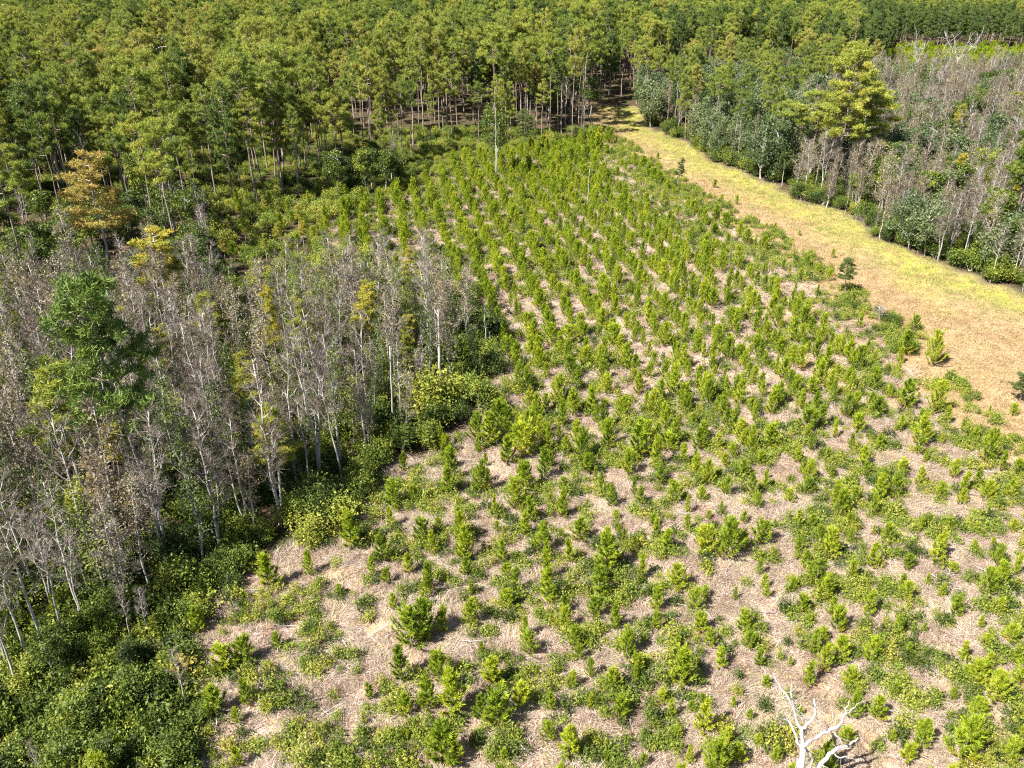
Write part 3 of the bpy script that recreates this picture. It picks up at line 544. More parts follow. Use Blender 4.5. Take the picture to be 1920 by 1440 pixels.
scatter('meadow_grass', mead, zs(X, Y), r_.uniform(.8, 1.5, len(X)), r_.uniform(0, 6.28, len(X)), r_.integers(0, 3, len(X)) + 3 * (edge_distance(X, Y) + 3.5 * patch(X, Y, 12, 4) + r_.normal(0, 3.2, len(X)) > 7.8), 'yellow green and tan grass of the open strip along the plantation', 'grass', sz=r_.uniform(.5, 1.0, len(X)))
print('mead', len(X))

def stick(seed):
    rg = np.random.default_rng(seed); m = MB(); L_ = rg.uniform(.8, 2.2)
    P = np.linspace(0, 1, 4)[:, None] * [L_, 0, 0] + rg.normal(0, .05, (4, 3)); P[:, 2] = np.abs(P[:, 2]) + .12 + .2 * np.linspace(0, 1, 4) * rg.random(); tube(m, P, np.linspace(.03, .01, 4), 4)
    for k in range(4): tube(m, [P[1 + k % 3], P[1 + k % 3] + rg.normal(0, .3, 3) * [1, 1, .4] + [0, 0, .15]], [.012, .005], 3)
    return m.mesh('stick', M_DEAD)
r_ = np.random.default_rng(60); X = r_.uniform(-30, 60, 900); Y = r_.uniform(26, 130, 900); a, b = proj(X, Y, 0.); k = inside(FIELD, a, b); X, Y = X[k], Y[k]
scatter('dead_sticks', [stick(400 + i) for i in range(5)], zs(X, Y), r_.uniform(.6, 1.4, len(X)), r_.uniform(0, 6.28, len(X)), r_.integers(0, 5, len(X)), 'pale dead sticks strewn in the dry grass', 'sticks')
# ------------------------------------------------------------------ generic stands
def darts(x0, x1, y0, y1, s, rng):
    n = int((x1 - x0) * (y1 - y0) / s ** 2 * 2.6); P = rng.random((n, 2)) * [x1 - x0, y1 - y0] + [x0, y0]; d = s * rng.uniform(.62, 1.0, n); cell = {}; out = []
    for (x, y), r in zip(P, d):
        i, j = int(x // s), int(y // s)
        if all((x - u) ** 2 + (y - v) ** 2 > r * r for di in (-1, 0, 1) for dj in (-1, 0, 1) for u, v in cell.get((i + di, j + dj), ())):
            cell.setdefault((i, j), []).append((x, y)); out.append((x, y))
    return np.array(out).T
def spread(poly, s, x0, x1, y0, y1, seed, keep=1., avoid=()):
    r_ = np.random.default_rng(seed); X, Y = darts(x0, x1, y0, y1, s * .83, r_); a, b = proj(X, Y, 0.); k = inside(poly, a, b) & (a > -140) & (a < 2060) & (r_.random(len(X)) < keep)
    if len(avoid): k &= far_from(X, Y, avoid, 2.)
    return X[k], Y[k], a[k], b[k], r_
SPECIAL = []
def special(kind, vi, px, py, top, label, **k):
    SPECIAL.append(tuple(at(px, py)[:2])); return putpx(kind, vi, px, py, top, k.pop('rz', .7), label, **k)
# named single plants
special(K_DEEP, 0, 1557, 363, 70, 'tall olive green pine with long bare trunk at the right edge of the grass strip', sxy=1.3)
special(K_OLIVE, 1, 1515, 345, 165, 'shorter olive pine just left of the tallest one by the grass strip', sxy=1.6)
special(K_DEEP, 1, 1608, 345, 145, 'olive pine just right of the tallest one by the grass strip', sxy=1.6)
special(K_DEEP, 1, 1895, 440, 205, 'pine at the right edge of the photo above the shrubby wood border')
special(K_ORA, 0, 205, 520, 275, 'orange cypress with layered branches at the left, in front of the tall pines', sxy=1.5)
special(K_YEL, 2, 315, 620, 432, 'bright yellow cypress with flat spreading top below the tall pines', sxy=1.6)
special(K_DEEPG, 0, 298, 1000, 490, 'tall green pine with long pale trunk rising out of the grey wood at the left', sxy=1.1, lean=(0, -.04))
special(K_YEL, 1, 170, 960, 655, 'yellow cypress in the grey wood near the left edge of the photo')
special(K_ORA, 1, 215, 990, 850, 'small orange cypress low in the grey wood near the left edge', sxy=.5)
special(K_YEL, 3, 530, 740, 530, 'yellow tinged cypress at the middle of the grey wood', sxy=.6)
special(K_YEL, 0, 585, 745, 550, 'yellow tinged cypress just right of another in the grey wood', sxy=.6)
special(K_YEL, 1, 700, 690, 520, 'pale yellow green tree at the right end of the bare grey trees', sxy=.9)
special(K_BRD, 2, 930, 330, 195, 'dark bushy tree with a white trunk at the back edge of the plantation', sxy=1.0)
special(K_DARK, 2, 985, 290, 200, 'narrow dark tree beside the bushy one at the back of the plantation', sxy=.7)
special(K_BUSH, 1, 800, 318, 296, 'round dark shrub at the back left corner of the plantation')
special(K_DARK, 0, 1583, 552, 484, 'small dark pine with a bare white stem at the edge of the tan grass', sxy=.42)
special(K_YP, 8, 1748, 688, 612, 'dense dark green pine standing alone on the tan grass at the right', sxy=1.2)
special(K_YP, 3, 1511, 503, 474, 'small dark pine on the grass strip, leftmost of the short line of four')
special(K_YP, 8, 1533, 515, 490, 'small dark pine on the grass strip, second in the short line of four')
special(K_YP, 3, 1553, 526, 502, 'small dark pine on the grass strip, third in the short line of four')
special(K_DARK, 3, 1270, 352, 297, 'spindly leaning young tree on the grass strip', sxy=.35, lean=(0, .12))
special(K_DARK, 3, 1914, 752, 690, 'small pine cut by the right edge of the photo on the tan grass', sxy=.5)
special(K_BUSH, 2, 1667, 610, 580, 'green bush beside a grey leafless one on the tan grass')
special(K_BARE, 1, 1648, 608, 574, 'grey leafless bush on the tan grass', name='bare_shrub', cat='shrub', sxy=.8)
special(K_ORA, 1, 347, 1262, 1230, 'small orange brown sapling at the edge of the dark thicket, bottom left', name='orange_sapling', cat='sapling', sxy=.3)
for i, (x, y, t, l) in enumerate([(852, 690, 610, 'big evergreen bush below the thick grey snag'), (890, 640, 572, 'evergreen bush right of the thick grey snag'), (925, 700, 650, 'evergreen bush at the corner of the wood beside the plantation'), (900, 770, 690, 'evergreen bush at the right corner of the wood, towards the viewer'), (880, 590, 552, 'low dark bush behind the two thin snags')]):
    special(K_BUSH, i, x, y, t, l)
for i, (x, y, t, l) in enumerate([(805, 780, 675, 'tall yellow green bush right of the white snag'), (905, 690, 640, 'yellow green bush among the evergreens at the wood corner'), (845, 760, 700, 'yellow green bush left of the evergreens at the wood corner'), (760, 745, 700, 'yellowish bush just right of the white snag'), (585, 1020, 960, 'yellow orange bush at the edge of the wood near the straw clearing'), (640, 985, 925, 'yellow green bush right of the straw clearing by the wood')]):
    special(K_LIME, i, x, y, t, l)
for i, (x, y, t, l) in enumerate([(1000, 640, 600, 'dark green pine at the left of the dense clump mid plantation'), (1035, 650, 600, 'dark green pine in the dense clump mid plantation'), (1068, 650, 605, 'dark green pine at the right of the dense clump mid plantation'), (1000, 665, 640, 'blue green low pine in front of the dense clump')]):
    special(K_YP, 8, x, y, t, l, sxy=1.3)

special(K_BARE, 3, 600, 890, 600, 'pale leafless tree with spreading limbs at the front of the grey wood', sxy=1.2)
special(K_BARE, 1, 640, 870, 600, 'slim pale leafless tree just right of the spreading one in the grey wood')
for x_, y_, h_, l_ in ((15, 1265, 12, 'pale slender trunk at the left edge rising from the dark thicket'), (62, 1245, 11, 'slim grey trunk rising from the thicket, second from the left edge'), (88, 1238, 13, 'tallest slim trunk rising from the thicket near the left edge'), (40, 1300, 10, 'lowest rooted slim trunk near the left edge'), (125, 1205, 11, 'slim trunk right of the group in the thicket near the left edge'), (150, 1165, 12, 'slim trunk at the back of the thicket near the left edge'), (5, 1350, 10, 'slim trunk cut by the left edge above the bottom corner')):
    p_ = at(x_, y_); SPECIAL.append(tuple(p_[:2])); put(K_BARE, x_, p_, h_ / K_BARE.v[x_ % 6]['h'], x_, l_)
# left wood
X, Y, a, b, r_ = spread(SWAMP, 2.5, -75, 2, 38, 112, 31, avoid=SPECIAL); n = len(X); print('swamp', n)
OUT = []
for i in range(n):
    u = r_.random(); edge = b[i] > 980; H = r_.uniform(6.5, 14) * (1.12 if edge else 1)
    ev = patch(X[i], Y[i], 9, 3) > .55
    if u < (.38 if not ev else .2): kd, vv = K_BARE, r_.integers(0, 6)
    elif u < (.60 if not ev else .4): kd, vv = K_BRN, r_.integers(0, 5)
    elif u < .965: kd, vv = K_DKT, r_.integers(0, 4); H *= .82
    else: kd, vv = K_YEL, r_.integers(0, 4); H *= .75
    if float(proj(X[i], Y[i], H * .8)[0]) < 4 and a[i] < 8: OUT.append((X[i], Y[i], H / kd.v[int(vv)]['h'], kd, int(vv))); continue
    put(kd, int(vv), (X[i], Y[i]), H / kd.v[int(vv)]['h'], r_.uniform(0, 6.28), lean=(r_.normal(0, .03), r_.normal(0, .04)), group=kd.group if kd is not K_BRN else 'brown leafed trees of the left wood')
ks = [K_BARE, K_BRN, K_DKT, K_YEL]; ms = []; bs = {}
for kd in ks: bs[kd.name] = len(ms); ms += [kd.joint(i) for i in range(len(kd.v))]
scatter('wood_beyond_the_left', ms, np.array([(q[0], q[1], gz(q[0], q[1])) for q in OUT]), np.array([q[2] for q in OUT]), r_.uniform(0, 6.28, len(OUT)), [bs[q[3].name] + q[4] for q in OUT], 'continuation of the grey wood past the left border', 'woodland')
# shrubs under and along the left wood, thicket bottom left
X, Y, a, b, r_ = spread(SWAMP, 2.7, -70, 2, 38, 105, 32); k = (patch(X, Y, 7, 2) > -.2) ; X, Y, b = X[k], Y[k], b[k]; print('understorey', len(X))
US = [(X, Y, r_.uniform(.7, 1.5, len(X)))]
X, Y, a, b, r_ = spread(THICKET, 1.6, -50, -8, 22, 62, 33, .6); print('thicket', len(X))
for i in range(len(X)):
    u = r_.random(); q_ = (X[i] + r_.normal(0, .6), Y[i] + r_.normal(0, .6)); kd = K_BUSH if u < .74 else K_LIME if u < .86 else K_YP if u < .90 else K_BRD if u < .95 else K_BARE
    put(kd, int(r_.integers(0, 6)), q_, r_.uniform(.4, 1.2) if kd in (K_BUSH, K_LIME) else r_.uniform(.8, 1.2) if kd is K_YP else r_.uniform(.3, .45), r_.uniform(0, 6.28), group='shrubs of the dark thicket bottom left' if kd in (K_BUSH, K_LIME) else 'saplings in the dark thicket bottom left', name=None if kd in (K_BUSH, K_LIME, K_YP) else 'sapling', cat=None if kd in (K_BUSH, K_LIME, K_YP) else 'sapling', words=None if kd in (K_BUSH, K_LIME, K_YP) else 'leafy sapling' if kd is K_BRD else 'bare grey sapling')
X, Y, a, b, r_ = spread(THICKET, .95, -55, -6, 22, 64, 45); X2, Y2, a2, b2, _r = spread(SWAMP, 1.5, -70, 2, 38, 105, 46); X = np.r_[X, X2]; Y = np.r_[Y, Y2]
scatter('thicket_undergrowth', cover[4:6] + cover[:1], zs(X, Y), r_.uniform(.9, 2.1, len(X)), r_.uniform(0, 6.28, len(X)), r_.choice(3, len(X), p=[.42, .42, .16]), 'tangled dark green brush between the shrubs of the left wood and thicket', 'undergrowth', sz=r_.uniform(.7, 2.2, len(X)))
# edge shrubs of the wood
ed = [(900, 560), (935, 640), (925, 740), (880, 800), (800, 845), (720, 880), (690, 930), (640, 990), (560, 1000), (480, 1060), (400, 1110)]
for (x0, y0), (x1, y1) in zip(ed[:-1], ed[1:]):
    for t in np.arange(0, 1, .34):
        p = at(x0 + (x1 - x0) * t - 18 + r_.normal(0, 8), y0 + (y1 - y0) * t - 6 + r_.normal(0, 5)); kd = K_BUSH if r_.random() < .75 else K_LIME
        if (x0 < 600 and r_.random() < .4): continue
        put(kd, int(r_.integers(0, 6)), p, r_.uniform(.8, 1.4), r_.uniform(0, 6.28), group='shrubs along the edge of the left wood')
# between wood and tall pines
X, Y, a, b, r_ = spread(MIDLEFT, 2.9, -130, 0, 95, 165, 34, avoid=SPECIAL); print('midleft', len(X))
for i in range(len(X)):
    u = r_.random()
    if 60 < a[i] < 320 and b[i] > 455 and u > .3: continue
    if a[i] > 400 and b[i] > 375:
        if u < .6: put(K_LIME, int(r_.integers(0, 4)), (X[i], Y[i]), r_.uniform(.8, 1.5), r_.uniform(0, 6.28), group='shrubs between the grey wood and the tall pines')
        elif u < .85: put(K_YP, int(r_.integers(0, 9)), (X[i], Y[i]), r_.uniform(1, 1.4), r_.uniform(0, 6.28), group='young pines between the grey wood and the tall pines')
        else: put(K_YEL, int(r_.integers(0, 4)), (X[i], Y[i]), .4, r_.uniform(0, 6.28))
    elif u < .12: pass
    elif u < .5: put(K_BRD, int(r_.integers(0, 5)), (X[i], Y[i]), r_.uniform(.55, 1.0), r_.uniform(0, 6.28), group='evergreen broadleaf trees in front of the tall pines')
    elif u < .68: put(K_BUSH, int(r_.integers(0, 6)), (X[i], Y[i]), r_.uniform(1., 1.8), r_.uniform(0, 6.28), group='shrubs between the grey wood and the tall pines')
    elif u < .78: put(K_PINE, int(r_.integers(0, 8)), (X[i], Y[i]), r_.uniform(.7, 1.0), r_.uniform(0, 6.28))
    elif u < .88: put(K_BARE, int(r_.integers(0, 6)), (X[i], Y[i]), r_.uniform(.7, 1.0), r_.uniform(0, 6.28), group='leafless trees in front of the tall pines')
# tall pine stand: front ones are things, the rest one forest
X, Y, a, b, r_ = spread(STAND, 4.5, -280, 60, 130, 400, 35); N0 = len(X)
X2, Y2, a2, b2, _r = spread(STAND, 3.6, -120, 45, 140, 190, 36, .75); k = (a2 > 560) & (b2 > 190) & (b2 < 238); X2, Y2, a2, b2 = X2[k], Y2[k], a2[k], b2[k]
k = ~((b > 215) & (a > 300) & (a < 1010) & (r_.random(len(X)) < .45)); X, Y, a, b = X[k], Y[k], a[k], b[k]; X = np.r_[X, X2]; Y = np.r_[Y, Y2]; a = np.r_[a, a2]; b = np.r_[b, b2]
K3 = [K_PINE, K_OLIVE, K_DARK, K_BRD, K_BARE, K_ORA]
top = proj(X, Y, np.full(len(X), 21.))[1]
olive = inside([(330, 40), (760, 60), (720, 240), (560, 280), (330, 260)], a, top + 40); warm = inside([(60, 60), (340, 60), (330, 170), (150, 160)], a, top + 30)
sel = []
for i in range(len(X)):
    u = r_.random()
    if warm[i]: kk = 1 if u < .35 else 3 if u < .5 else 4 if u < .8 else 5
    elif olive[i]: kk = 1 if u < .55 else 0 if u < .93 else 2 if u < .99 else 5
    else: kk = 0 if u < .60 else 2 if u < .70 else 1 if u < .84 else 3 if u < .94 else 4
    sel.append(kk)
sel = np.array(sel); H = r_.uniform(13, 25, len(X)); H[sel == 3] *= .7; H[sel == 4] *= .75; H[sel == 5] *= .75
X3, Y3, a3, b3, _r = spread(BACK, 5.0, 20, 330, 190, 480, 37); s3 = np.where(_r.random(len(X3)) < .62, 0, np.where(_r.random(len(X3)) < .4, 1, 2)); H3 = _r.uniform(16, 22, len(X3)) * np.where(a3 > 1640, .8, 1)
k = (a3 > 1600) & (b3 > 84) ; s3[k] = 2
X4, Y4, a4, b4, _r = spread([q for q in WOODR], 4.2, 20, 260, 110, 300, 38, avoid=SPECIAL); k = ~inside(BROWN, a4, b4); X4, Y4, a4, b4 = X4[k], Y4[k], a4[k], b4[k]
u = _r.random(len(X4)); s4 = np.where(u < .42, 6, np.where(u < .62, 3, np.where(u < .78, 0, np.where(u < .86, 1, 7)))); H4 = np.where(s4 == 6, _r.uniform(8, 12, len(X4)), np.where(s4 == 3, _r.uniform(6, 11, len(X4)), np.where(s4 == 7, 11, _r.uniform(13, 18, len(X4)))))
K3 += [K_GRT, K_BRN]
X = np.r_[X, X3, X4]; Y = np.r_[Y, Y3, Y4]; sel = np.r_[sel, s3, s4]; H = np.r_[H, H3, H4]
dep = Y * FW[1] + CAM_H * .47; px, py = proj(X, Y, H * .8); vis = (px > 0) & (px < 1920) & (py > -30)
score = np.where(vis, 1 / dep, 0); order = np.argsort(-score); print('forest', len(X))
cnt = {}; rest = []
lim = {0: 290, 1: 150, 2: 90, 3: 90, 4: 40, 5: 12, 6: 90, 7: 50}
for k in order:
    kk = int(sel[k]); kd = K3[kk]; v = int(r_.integers(0, len(kd.v))); sc = H[k] / kd.v[v]['h']; c_ = cnt.get(kk, 0)
    if vis[k] and c_ < lim[kk] and dep[k] < 265:
        cnt[kk] = c_ + 1; put(kd, v, (X[k], Y[k]), sc, r_.uniform(0, 6.28), sxy=sc * r_.uniform(.62, 1.08), lean=(r_.normal(0, .015), r_.normal(0, .02)), group={7: 'brown leafed trees right of the grass strip', 4: 'leafless trees in the far forest'}.get(kk))
    else: rest.append((X[k], Y[k], sc, kk, v))
print('forest things', cnt, 'rest', len(rest))
base = {}; ms = []
for kk, kd in enumerate(K3):
    base[kk] = len(ms); ms += [kd.joint(i) for i in range(len(kd.v))]
rest = np.array(rest); idx = np.array([base[int(q[3])] + int(q[4]) for q in rest])
scatter('distant_forest', ms, zs(rest[:, 0], rest[:, 1]), rest[:, 2] * r_.uniform(.65, 1.1, len(rest)), r_.uniform(0, 6.28, len(rest)), idx, 'distant mixed green pine forest filling the top of the photo', 'forest', tilt=.015, sz=rest[:, 2])
# brown wood on the right
X, Y, a, b, r_ = spread(BROWN, 3.3, 30, 200, 90, 275, 41, avoid=SPECIAL); dep = Y; order = np.argsort(dep); print('brown', len(X)); rest = []; c_ = 0
KB = [K_BRN, K_BARE, K_BRD, K_GRT, K_YEL]
for k in order:
    u = r_.random() + .35 * (patch(X[k], Y[k], 16, 6) > .5); kk = 0 if u < .50 else 1 if u < .72 else 2 if u < .85 else 3 if u < 1.2 else 4; kd = KB[kk]; v = int(r_.integers(0, len(kd.v))); H = r_.uniform(7.5, 13) * (1 if kk < 2 else .8); sc = H / kd.v[v]['h']
    if c_ < 240 and 0 < a[k] < 1925: c_ += 1; put(kd, v, (X[k], Y[k]), sc, r_.uniform(0, 6.28), lean=(r_.normal(0, .03), r_.normal(0, .03)), group='trees of the brown wood on the right')
    else: rest.append((X[k], Y[k], sc, kk, v))
base = {}; ms = []
for kk, kd in enumerate(KB): base[kk] = len(ms); ms += [kd.joint(i) for i in range(len(kd.v))]
rest = np.array(rest); idx = np.array([base[int(q[3])] + int(q[4]) for q in rest])
scatter('distant_brown_wood', ms, zs(rest[:, 0], rest[:, 1]), rest[:, 2], r_.uniform(0, 6.28, len(rest)), idx, 'grey brown leafless wood on the right, farther part', 'woodland', tilt=.02)
# border shrubs of the right wood
for (x0, y0), (x1, y1) in zip(WOOD_R[:-2], WOOD_R[1:-1]):
    p0, p1 = at(x0, y0), at(x1, y1); m = max(1, int(np.hypot(*(p1 - p0)[:2]) / 2.6))
    for t in range(m):
        p = p0 + (p1 - p0) * ((t + r_.random()) / m) + [r_.uniform(.3, 2.2), r_.uniform(.5, 3.), 0]; u = r_.random(); kd = K_BUSH if u < .62 else K_LIME if u < .75 else K_BARE
        if 1340 < x0 < 1500 and u > .4: continue
        put(kd, int(r_.integers(0, 6)), p, (r_.uniform(.9, 1.7) if kd is not K_BARE else r_.uniform(.25, .45)) * (1.25 if x0 > 1700 else 1), r_.uniform(0, 6.28), group='shrubs along the border of the right wood', name='bare_shrub' if kd is K_BARE else None, cat='shrub')
# understorey below the pines, under the left wood, behind the wood edges
X, Y, a, b, r_ = spread(STAND, 1.9, -150, 48, 138, 200, 42); k = patch(X, Y, 9, 4) > -.55; US.append((X[k], Y[k], r_.uniform(.5, 1.15, k.sum())))
X, Y, a, b, r_ = spread([(560, 420), (620, 360), (745, 305), (900, 268), (1108, 235), (1112, 268), (1000, 284), (900, 303), (745, 366), (640, 405)], 1.5, -60, 30, 110, 190, 47); US.append((X, Y, r_.uniform(.35, .8, len(X))))
X, Y, a, b, r_ = spread(WOODR, 3.0, 25, 170, 95, 200, 43); US.append((X, Y, r_.uniform(.8, 1.5, len(X))))
X, Y, a, b, r_ = spread(MINI, 3.0, 100, 300, 250, 345, 44); scatter('far_young_pines', [K_YP.joint(i) for i in range(10)], zs(X, Y), r_.uniform(1.2, 1.8, len(X)), r_.uniform(0, 6.28, len(X)), r_.integers(0, 10, len(X)), 'bright green young planting in the clearing at the top right', 'young pines')
X = np.concatenate([u[0] for u in US]); Y = np.concatenate([u[1] for u in US]); s = np.concatenate([u[2] for u in US]); a, b = proj(X, Y, 0.)
lime = np.where((b < 400) & (a < 1150), .8, .15) > r_.random(len(X)); ix = np.where(lime, 6 + r_.integers(0, 4, len(X)), r_.integers(0, 6, len(X)))
scatter('woodland_undergrowth', [K_BUSH.joint(i) for i in range(6)] + [K_LIME.joint(i) for i in range(4)], zs(X, Y), s, r_.uniform(0, 6.28, len(X)), ix, 'leafy green undergrowth on the floor of the woods', 'undergrowth'); print('under', len(X))

# ------------------------------------------------------------------ dead wood
def tagged(name, me, loc, label, cat, group=None):
    o = bpy.data.objects.new(name, me); COL.objects.link(o); o.location = loc; o['label'] = label; o['category'] = cat
    if group: o['group'] = group
    return o
def snag(px, py, top, r, label, seed, matr=M_DEAD, lean=0.):
    p = at(px, py); H = ztop(p, top); rg = np.random.default_rng(seed); m = MB(); P = wob(H, 9, .04, rg); P[:, 0] += lean * np.linspace(0, 1, 9) * H
    tube(m, P - [0, 0, .2], np.linspace(r, r * .55, 9) * rg.uniform(.9, 1.1, 9), 7)
    for k in range(4):
        z = rg.uniform(.5, .97); i = int(z * 8); d = nrm(rg.normal(size=3) * [1, 1, .3] + [0, 0, .3]); tube(m, [P[i], P[i] + d * r * rg.uniform(2, 6)], [r * .3, r * .1], 4)
    tagged('snag', m.mesh('dead_trunk', matr, True), (p[0], p[1], float(gz(p[0], p[1]))), label, 'snag', 'standing dead trunks')
    SPECIAL.append((p[0], p[1]))
snag(738, 800, 643, .10, 'slim white dead pole standing at the front edge of the grey wood', 1, lean=.02)
snag(827, 715, 578, .17, 'thick grey dead trunk with a broken top above the evergreen bushes', 2, M_BARK)
snag(912, 662, 565, .07, 'thin white dead stem between the wood corner and the plantation', 3)
snag(919, 658, 620, .06, 'short thin dead stem right beside the taller white one', 4)
snag(1102, 378, 313, .07, 'pale dead pole in the back part of the plantation', 5, M_BARK)
snag(1160, 436, 398, .11, 'stout pale snag in the plantation nearer than the tall pole', 6, M_BARK)
snag(1133, 322, 298, .07, 'short pale snag near the back right corner of the plantation', 7, M_BARK)
snag(1127, 318, 302, .06, 'shorter of the two pale snags near the back right corner', 8)
snag(930, 338, 200, .07, 'tall slim grey trunk before the dark bushy tree behind the plantation', 9, M_BARK)
def dead_tree(nodes, lines, label, seed=0):
    """lines: branch polylines of (photo x, photo y, height above ground, radius)"""
    t = MB(); tw = MB(); rg = np.random.default_rng(seed); br = []
    b0 = nodes; o = np.array([b0[0], b0[1], float(gz(b0[0], b0[1]))])
    def smooth(P, rr):
        Q = [P[0]]; q = [rr[0]]
        for i in range(len(P) - 1):
            for f in (.33, .67, 1.):
                Q.append(P[i] * (1 - f) + P[i + 1] * f + rg.normal(0, .03, 3) * (f < 1)); q.append(rr[i] * (1 - f) + rr[i + 1] * f)
        return np.array(Q), np.array(q) * .82
    e = bpy.data.objects.new('dead_tree', None); COL.objects.link(e); e.location = o; e['label'] = label; e['category'] = 'dead tree'
    for n_, L_ in enumerate(lines):
        P = np.array([at(x, y, z) for x, y, z, r in L_]) - [o[0], o[1], 0]; Q, q = smooth(P, [l[3] for l in L_])
        if n_ == 0: tube(t, Q, q, 9)
        else:
            m = MB(); tube(m, Q, q, 7)
            for k in range(5):
                i = rg.integers(2, len(Q)); d = nrm(Q[i] - Q[i - 1] + rg.normal(0, .7, 3)); L2 = rg.uniform(.3, .9); w_ = Q[i] + d * L2
                tube(m, [Q[i], Q[i] + d * L2 * .5 + rg.normal(0, .05, 3), w_], [max(.012, q[i] * .35), .014, .006], 4)
            bo = bpy.data.objects.new('branch', m.mesh('branch', M_DEAD, True)); COL.objects.link(bo); bo.parent = e
    to = bpy.data.objects.new('trunk', t.mesh('trunk', M_DEAD, True)); COL.objects.link(to); to.parent = e
    return e
c2 = lambda x, y: (1400 + x / 6.546, 1220 + y / 6.546)
def CL(*pts): return [(*c2(x, y), z, r) for x, y, z, r in pts]
bp_ = at(*c2(640, 2300), 0)
dead_tree(bp_, [
    CL((640, 2300, -.2, .30), (630, 1900, 1.6, .25), (650, 1500, 3.3, .21), (690, 1200, 4.6, .17)),
    CL((690, 1210, 4.5, .14), (670, 960, 5.4, .12), (590, 760, 6.2, .10), (500, 560, 6.9, .07), (400, 430, 7.3, .045), (330, 315, 7.6, .02)),
    CL((585, 740, 6.2, .08), (550, 560, 7.0, .05), (545, 410, 7.5, .02)),
    CL((670, 960, 5.4, .11), (760, 890, 5.7, .10), (840, 790, 6.1, .08), (850, 700, 6.4, .06), (825, 590, 6.8, .04)),
    CL((780, 860, 5.8, .05), (700, 800, 6.2, .035), (610, 730, 6.6, .015)),
    CL((690, 1180, 4.7, .14), (780, 1110, 4.9, .12), (930, 1010, 5.2, .11), (1090, 950, 5.4, .10), (1170, 880, 5.7, .08), (1220, 760, 6.0, .06), (1250, 620, 6.4, .025)),
    CL((1190, 820, 5.8, .05), (1290, 720, 6.2, .035), (1395, 640, 6.5, .015)),
    CL((1000, 985, 5.3, .05), (900, 920, 5.8, .03), (840, 880, 6.0, .015)),
    CL((1040, 1000, 5.2, .05), (1130, 1070, 5.0, .05), (1170, 1140, 4.8, .045), (1130, 1200, 4.6, .04)),
    CL((680, 1230, 4.4, .10), (610, 1060, 4.9, .08), (510, 860, 5.6, .055), (430, 850, 5.8, .035), (360, 800, 6.1, .015)),
    CL((700, 1190, 4.5, .08), (780, 1270, 4.0, .07), (810, 1330, 3.6, .07), (780, 1440, 3.2, .06), (740, 1600, 2.6, .05)),
    CL((640, 1950, 1.4, .22), (780, 1600, 2.3, .17), (900, 1400, 2.8, .15), (1010, 1270, 3.1, .13), (1120, 1200, 3.3, .11), (1250, 1170, 3.5, .09), (1330, 1110, 3.7, .06), (1360, 1070, 3.9, .03)),
    CL((1040, 1250, 3.1, .06), (1130, 1315, 2.9, .05), (1240, 1310, 3.0, .03)),
    CL((630, 1800, 2., .18), (590, 1550, 3., .12), (640, 1330, 3.9, .10))],
    'white bleached dead tree with crooked bare branches at the bottom right edge', 3)
# two white dead trees at the top right, a third behind the left wood
def spread_tree(px, py, top, label, seed, wide=1.0):
    p = at(px, py); H = ztop(p, top); rg = np.random.default_rng(seed); t, c = bare_tree(seed, H, H * .42 * wide, 0, limbs=8, twigs=.25, low=.35)
    e = bpy.data.objects.new('dead_tree', None); COL.objects.link(e); e.location = (p[0], p[1], 0); e['label'] = label; e['category'] = 'dead tree'
    m = MB(); P = wob(H * .5, 4, .1, rg); tube(m, P, np.linspace(.28, .20, 4), 7); b = MB()
    for k in range(7):
        az = k * 2.4 + rg.uniform(-.4, .4); s = P[rg.integers(2, 4)]; L = H * .45 * rg.uniform(.7, 1.1); q = np.linspace(0, 1, 6)[:, None]; up = rg.uniform(.7, 1.2)
        p_ = s + np.array([math.cos(az) * wide, math.sin(az) * wide, 0]) * q * L * .75 + np.array([0, 0, 1]) * q ** 1.2 * L * up + rg.normal(0, .25, (6, 3)) * q; tube(b, p_, np.linspace(.08, .03, 6), 5)
        for j in range(8):
            i = rg.integers(2, 6); d = nrm(rg.normal(size=3) + [0, 0, .8]); tube(b, [p_[i], p_[i] + d * L * .18 + rg.normal(0, .1, 3), p_[i] + d * L * .4], [.05, .035, .02], 4)
    for nm, mm in (('trunk', m), ('branch', b)):
        o_ = bpy.data.objects.new(nm, mm.mesh(nm, M_DEAD, True)); COL.objects.link(o_); o_.parent = e
spread_tree(1782, 172, 50, 'large white dead tree with forked crown at the top right', 11, 1.1)
spread_tree(1706, 168, 68, 'smaller twisted white dead tree left of the large one at the top right', 12, .35)
